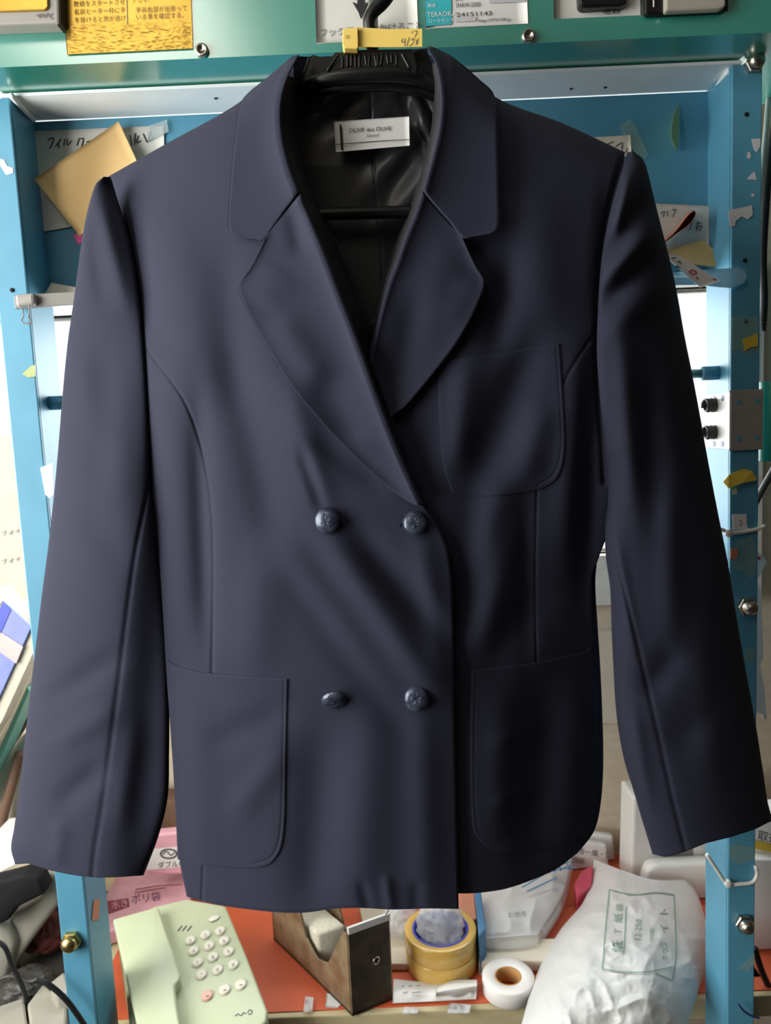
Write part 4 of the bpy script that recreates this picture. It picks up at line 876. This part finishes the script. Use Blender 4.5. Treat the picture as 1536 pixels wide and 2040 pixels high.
drape('paper_scrap', [(955, 1920), (955, 1942)], [(1040, 1914), (1020, 1935)], [(955, 1920), (1040, 1914)], [(955, 1942), (1020, 1935)], 8, 10, lambda x, y, u, v: ZD + .0015 + .002 * u, 'paper_white', label='white paper strip between packing tape and white tape roll', cat='paper')
for (x, y, w, h, lb) in ((615, 2000, 14, 32, 'clear film bit on orange mat between telephone and stand'), (818, 2012, 26, 14, 'clear film bit on orange mat below the crumpled receipt'), (915, 2008, 40, 20, 'clear film bit beside the white tape roll')):
    drape('film_scrap', [(x - w / 2, y - h / 2), (x - w / 2 - 4, y + h / 2)], [(x + w / 2 + 3, y - h / 2 + 3), (x + w / 2, y + h / 2)], [(x - w / 2, y - h / 2), (x + w / 2 + 3, y - h / 2 + 3)], [(x - w / 2 - 4, y + h / 2), (x + w / 2, y + h / 2)], 10, 12, lambda a, b, u, v: ZD + .001 + .004 * crease(a, b, 9, 2), 'film', label=lb, cat='plastic film')
V, F = zprism([(952, 1872), (1136, 1868), (1150, 1912), (954, 1917)], ZD + .0005, ZD + .016, .002)
mk('cream_box', V, F, M['paper_cream'], None, False, label='flat cream box lying under the clear plastic pack', cat='box')
V, F = zprism([(716, 1806), (800, 1806), (812, 1920), (740, 1920)], ZD + .0005, ZD + .010, .001)
mk('cream_card', V, F, M['paper_cream'], None, False, label='cream card lying behind the rusty stand', cat='card')
# clear pack of white bags
pk = drape('bag_pack', [(958, 1716), (955, 1790), (962, 1870)], [(1140, 1702), (1122, 1780), (1072, 1862)], [(958, 1716), (1140, 1702)], [(962, 1870), (1072, 1862)], 60, 80, lambda x, y, u, v: ZD + .026 + .016 * np.sin(np.pi * u) ** .5 * np.sin(np.pi * np.clip(v, .02, .98)) ** .5 + .004 * crease(x, y, 40, 9), 'bag_film', th=.022, label='clear pack of folded white bags with blue print behind tape', cat='pack')
fk = lambda x, y: onz(x, y, ZD + .052)
ptext('YHキ', 1088, 1742, 18, 12, fk, M['blue_ink'], pk, sx=1.0); ptext('お徳用', 1012, 1828, 9, 5, fk, M['ink_grey'], pk); pstroke([[(1040, 1768), (1100, 1735), (1150, 1728)], [(1050, 1776), (1110, 1748)]], 3, fk, M['blue_ink'], pk, 'printed_line'); ptext('25', 1104, 1776, 7, 6, fk, M['blue_ink'], pk)
V, F = zprism([(914, 1776), (945, 1778), (950, 1830), (912, 1840)], ZD + .0005, ZD + .050, .002)
rb = mk('red_label_pack', V, F, M['salmon'], None, False, label='small pack with red and white label behind the packing tape', cat='pack')
V, F = zprism([(945, 1776), (958, 1772), (968, 1850), (954, 1866)], ZD + .0005, ZD + .054, .002)
mk('teal_pack', V, F, M['blue_ink'], None, False, label='narrow teal blue pack standing beside the clear bag pack', cat='pack')
# white cards with writing
cd = thing('card_stack', at(1190, 1750, 1.08), 'stack of white printed cards standing against the beige wall', 'card')
mk('card', *pprism([(1140, 1655), (1222, 1666), (1226, 1760), (1140, 1760)], 1.14, .012, .003), M['label_white'], cd, False)
mk('card', *pprism([(1130, 1672), (1208, 1684), (1214, 1770), (1130, 1770)], 1.12, .012, .003), M['paper_white'], cd, False)
fc = lambda x, y: at(x, y, 1.1194)
ptext('用一風・口', 1150, 1700, 10, -8, fc, M['ink_grey'], cd); ptext('回収', 1140, 1718, 9, -6, fc, M['ink_grey'], cd)
# translucent plastic shopping bag
BLx = np.array([(1700, 1180), (1760, 1176), (1800, 1160), (1850, 1118), (1900, 1088), (1960, 1062), (2060, 1030)], float)
BRx = np.array([(1700, 1360), (1750, 1376), (1800, 1396), (1870, 1410), (1930, 1406), (1960, 1396), (2060, 1362)], float)
def zbag(x, y):
    l = np.interp(y, BLx[:, 0], BLx[:, 1]); r = np.interp(y, BRx[:, 0], BRx[:, 1]); uu = np.clip((x - l) / (r - l), 0, 1); vv = np.clip((y - 1708) / 340, 0, 1)
    h = .062 * np.sin(np.pi * np.clip(uu, .0, 1)) ** .45 * (np.sin(np.pi * np.clip(vv * .86 + .05, 0, 1)) ** .5)
    w = .010 * crease(x * .9 + .3 * y, y - .2 * x, 130, 21) + .004 * crease(x + .4 * y, y - .3 * x, 70, 11) + .0032 * crease(x - .5 * y, y + .4 * x, 34, 12) + .0005 * crease(x, y, 12, 13)
    return ZD + .010 + h + (w - .004) * np.sin(np.pi * np.clip(uu, .03, .97)) ** .5
bag = drape('plastic_bag', [(1183, 1712), (1176, 1760), (1160, 1800), (1118, 1850), (1088, 1900), (1062, 1960), (1036, 2050)], [(1374, 1752), (1396, 1800), (1410, 1870), (1406, 1930), (1396, 1960), (1366, 2050)], [(1183, 1712), (1240, 1734), (1300, 1752), (1374, 1752)], [(1036, 2050), (1366, 2050)], 130, 130, lambda x, y, u, v: zbag(x, y), 'bag_film', th=.0007, label='translucent white plastic bag with green print on the counter', cat='bag')
fb = lambda x, y: onz(x, y, zbag(np.asarray(x, float), np.asarray(y, float)) + .0012)
pstroke([[(1214, 1772), (1260, 1782), (1310, 1778), (1343, 1782)], [(1343, 1782), (1346, 1850), (1347, 1905), (1340, 1953)], [(1340, 1953), (1306, 1938)], [(1342, 1925), (1290, 1936), (1240, 1936), (1200, 1930)], [(1200, 1930), (1206, 1850), (1214, 1772)]], 2.2, fb, M['green_ink'], bag, 'printed_frame')
pstroke([[(1247, 1804), (1245, 1860), (1242, 1900)]], 2.2, fb, M['green_ink'], bag, 'printed_line')
for t, x, y, h, sx in (('紙', 1238, 1898, 18, 1.0), ('丁', 1236, 1862, 12, .8), ('紙', 1238, 1838, 14, 1.0), ('袋', 1240, 1816, 12, 1.0), ('12-250', 1276, 1874, 13, .85), ('100枚', 1302, 1876, 9, .9), ('ホワ', 1330, 1914, 11, .9), ('ラ', 1330, 1894, 14, 1.0), ('イ', 1330, 1860, 15, 1.0), ('ト', 1330, 1828, 15, 1.0)):
    ptext(t, x, y, h, 86, fb, M['green_ink'], bag, sx=sx)
V, F = zprism([(1120, 1905), (1330, 1908), (1345, 1975), (1300, 2005), (1110, 1985)], ZD + .0005, ZD + .024, .004)
mk('cream_packet', V, F, M['paper_cream'], None, False, label='cream packet showing through the lower part of plastic bag', cat='packet')
V, F = zprism([(1158, 1735), (1182, 1722), (1178, 1765), (1150, 1785), (1144, 1760)], ZD + .0005, ZD + .030, .002)
mk('crimson_pack', V, F, M['crimson'], None, False, label='crimson pack peeking out beside top corner of plastic bag', cat='pack')
# white boxes to the right of the bag and beyond the right post
wb = mk('white_carton', *pprism([(1262, 1590), (1440, 1590), (1440, 1850), (1258, 1850)], 1.06, .06, .004), M['white_plastic'], None, False, label='tall white carton on counter behind the right cuff', cat='carton')
q = np.array([(1326, 1680), (1380, 1676), (1381, 1708), (1326, 1712)], float); mk('grey_window', *prism(at(q[:, 0], q[:, 1], 1.0595), at(q[:, 0], q[:, 1], 1.0605)), M['rail_grey'], wb, False)
mk('white_device', *pprism([(1284, 1755), (1292, 1732), (1306, 1725), (1425, 1718), (1432, 1960), (1290, 1960)], 1.03, .025, .008), M['white_plastic'], None, True, label='white rounded plastic device between the plastic bag and right post', cat='device')
rc_ = mk('white_carton', *pprism([(1496, 1712), (1640, 1716), (1640, 2080), (1496, 2080)], .92, .12, .003), M['paper_white'], None, False, label='white carton at the right edge beyond the right post', cat='carton')
yl = thing('printed_packet', at(1540, 1700, .95), 'printed packet with yellow band on white carton at right edge', 'packet')
mk('wrapper', *pprism([(1492, 1640), (1610, 1622), (1612, 1712), (1492, 1712)], .94, .05, .002), M['label_white'], yl, False)
q = np.array([(1496, 1672), (1612, 1700), (1612, 1712), (1496, 1690)], float); mk('yellow_band', *prism(at(q[:, 0], q[:, 1], .9385), at(q[:, 0], q[:, 1], .940)), M['tape_yellow'], yl, False)
ptext('取扱', 1508, 1672, 16, -8, lambda x, y: at(x, y, .9395), M['ink'], yl)
mk('navy_folder', *pprism([(1502, 1975), (1508, 1972), (1514, 2080), (1502, 2080)], .875, .03), M['navy_plastic'], None, False, label='navy folder edge between right post and white carton', cat='folder')

# pink poly bag packs behind the telephone
V, F = zprism([(238, 1728), (366, 1720), (384, 1806), (300, 1832), (214, 1856), (206, 1792)], ZD + .0005, ZD + .022, .003)
pp = mk('pink_bag_pack', V, F, M['pink_film'], None, False, label='pink pack of poly bags with purple print behind telephone', cat='pack')
fpk = lambda x, y: onz(x, y, ZD + .0226)
q = np.array([(208, 1796), (256, 1789), (258, 1806), (212, 1822)], float); mk('plum_band', *prism(fpk(q[:, 0], q[:, 1]), fpk(q[:, 0], q[:, 1]) - zz * .0003), M['plum'], pp, False)
ptext('ポリ袋', 262, 1799, 15, 6, fpk, M['purple_ink'], pp, sx=.95); ptext('水き', 222, 1810, 13, 8, lambda x, y: onz(x, y, ZD + .023), M['pink_film'], pp)
pstroke([[(270, 1772), (320, 1764), (362, 1762)], [(268, 1778), (330, 1768)]], 1.6, fpk, M['plum'], pp, 'printed_line')
p2 = mk('pink_bag_pack', *pprism([(300, 1664), (356, 1658), (372, 1742), (290, 1742)], 1.075, .02, .003), M['pink_film'], None, False, label='second pink pack with white logo band standing behind first pack', cat='pack')
f2 = lambda x, y: at(x, y, 1.0744)
q = np.array([(302, 1692), (362, 1686), (368, 1726), (292, 1734)], float); mk('white_band', *prism(f2(q[:, 0], q[:, 1]), f2(q[:, 0], q[:, 1]) + np.array([0, .0004, 0])), M['label_white'], p2, False)
f2b = lambda x, y: at(x, y, 1.0738)
t = np.linspace(0, 6.2832, 24); pstroke([list(zip(336 + 16 * np.cos(t), 1701 - 9 * np.sin(t)))], 3, f2b, M['dark_grey'], p2, 'oval_logo'); pstroke([[(324, 1702), (332, 1696), (340, 1704), (348, 1698)]], 2, f2b, M['dark_grey'], p2, 'oval_logo'); ptext('ダブル巾', 314, 1729, 10, 4, f2b, M['dark_grey'], p2, sx=1.0)
mk('brown_box', *pprism([(286, 1590), (352, 1596), (356, 1700), (286, 1700)], 1.11, .04, .002), M['brown_wood'], None, False, label='brown wooden box behind the pink packs against wall', cat='box')

# things left of the left post
bk_ = thing('book', at(10, 1480, .98), 'leaning booklet with blue and pink cover left of left sleeve', 'book')
mk('cover', *pprism([(-60, 1330), (6, 1198), (62, 1248), (-4, 1394), (-60, 1500)], .98, .004), M['cover_blue'], bk_, False)
for q, m in (([(-50, 1310), (6, 1198), (22, 1214), (-30, 1330)], 'cover_deep'), ([(-50, 1352), (0, 1255), (44, 1292), (28, 1328), (-40, 1480)], 'cover_pink')):
    q = np.array(q, float)
    if m == 'cover_pink': q = np.array([(-40, 1300), (-4, 1256), (46, 1288), (32, 1322), (-12, 1290), (-50, 1370)], float)
    mk('cover_band', *prism(at(q[:, 0], q[:, 1], .9792), at(q[:, 0], q[:, 1], .9806)), M[m], bk_, False)
mk('page_block', *pprism([(62, 1246), (68, 1250), (66, 1300), (4, 1436), (-60, 1545), (-60, 1500), (-3, 1392)], .984, .03), M['page_edge'], bk_, False)
b2 = thing('book', at(10, 1520, .99), 'second leaning book with teal back cover under the blue booklet', 'book')
mk('page_block', *pprism([(67, 1296), (65, 1332), (55, 1366), (-1, 1492), (-60, 1606), (-60, 1552), (5, 1441)], 1.025, .03), M['page_edge'], b2, False)
mk('cover', *pprism([(55, 1369), (58, 1377), (3, 1507), (-60, 1626), (-60, 1609), (-1, 1495)], 1.02, .04), M['cover_teal'], b2, False)
mk('paper_board', *pprism([(-40, 1180), (18, 1168), (64, 1240), (60, 1250), (6, 1196), (-40, 1250)], 1.02, .01), M['paper_cream'], None, False, label='cream board behind the blue booklet at the left edge', cat='board')
mk('black_pouch', *pprism([(58, 1366), (64, 1380), (52, 1440), (40, 1462), (22, 1490), (-2, 1510), (-20, 1500), (10, 1480)], 1.07, .02, .003), M['black_plastic'], None, True, label='black soft pouch hanging behind the leaning books', cat='pouch')
mk('beige_sack', *pprism([(-60, 1530), (10, 1506), (44, 1462), (70, 1450), (90, 1700), (-60, 1730)], 1.06, .06, .012), M['paper_cream'], None, True, label='beige sack standing below the leaning books at left', cat='sack')
mk('brown_strap', *tube(at(np.array([40., 22, 8, -6, -30]), np.array([1500., 1570, 1620, 1690, 1740]), 1.045), .007, 10, 24), M['brown_wood'], None, True, label='brown strap lying across the beige sack', cat='strap')
for k, (q, lb) in enumerate((([(-40, 1690), (34, 1680), (36, 1705), (-40, 1725)], 'white folded sheet, upper of two, at the left edge below sack'), ([(-40, 1735), (36, 1712), (37, 1722), (-40, 1760)], 'white folded sheet, lower of two, at the left edge below sack'))):
    mk('folded_sheet', *pprism(q, .96 - k * .02, .08, .002), M['paper_white'], None, False, label=lb, cat='paper', group='folded sheets at left')
ap = thing('appliance', at(50, 1960, .93), 'pale grey hand appliance with black handle at lower left', 'appliance')
mk('shell', *pprism([(68, 1744), (116, 1742), (118, 1800), (72, 1862), (30, 1922), (18, 1944), (6, 1930), (0, 1880), (26, 1818), (82, 1792)], .93, .07, .008), M['beige_plastic'], ap)
mk('shell', *pprism([(-40, 1850), (2, 1836), (20, 1850), (32, 1880), (12, 1960), (-8, 1975), (-40, 1990)], .92, .05, .008), M['beige_plastic'], ap)
mk('handle', *pprism([(-40, 1764), (10, 1752), (46, 1742), (76, 1748), (90, 1782), (66, 1794), (34, 1810), (16, 1836), (-40, 1860)], .90, .028, .005), M['black_rubber'], ap)
mk('gap_shade_block', *pprism([(60, 1862), (122, 1790), (150, 1790), (150, 1885), (40, 1885)], 1.03, .06, .006), M['black_rubber'], None, True, label='black block added for the shade in the gap behind the appliance', cat='bag')  # dark void behind the appliance: shade built as a black solid
crumple('red_cloth', onz(100, 1890, ZD + .001), .038, .05, 6, 'red_cloth', None, label='dark red crumpled cloth left of the brass bolt', cat='cloth')
crumple('dark_cloth', onz(56, 1992, ZD + .001), .036, .04, 7, 'dark_grey', None, label='dark crumpled cloth below the pale appliance', cat='cloth')
for q, z1, lb in (([(54, 2000), (86, 1958), (134, 2002), (128, 2075), (66, 2085)], .03, 'white box in front of left post with black cable across'), ([(-30, 2012), (48, 1986), (60, 2080), (-30, 2090)], .024, 'greyish white box in the lower left corner'), ([(98, 1958), (128, 1934), (140, 1975), (112, 1980)], .05, 'small white box behind the left post below brass bolt')):
    V, F = zprism(q, ZD + .0005, ZD + z1, .003); mk('white_box', V, F, M['beige_plastic'], None, False, label=lb, cat='box')
cable([(-20, 1870), (8, 1885), (22, 1918), (40, 1955), (52, 1990), (58, 2060)], .86, .0030, 'cable_black', 'black cable dangling in front of the pale appliance')
cable([(70, 1950), (95, 1960), (130, 1990), (160, 2030), (185, 2070)], .765, .0030, 'cable_black', 'black cable crossing the bottom of the left blue post')
cable([(-20, 1960), (20, 1945), (60, 1955), (90, 1945)], .88, .0026, 'dark_grey', 'grey cable lying over the dark cloth at lower left')
V, F = box(-.92, -.42, .86, 1.12, ZD - .0012, ZD + .0004); mk('black_mat', V, F, M['dark_grey'], None, False, label='dark mat on the counter left of the left post', cat='mat')
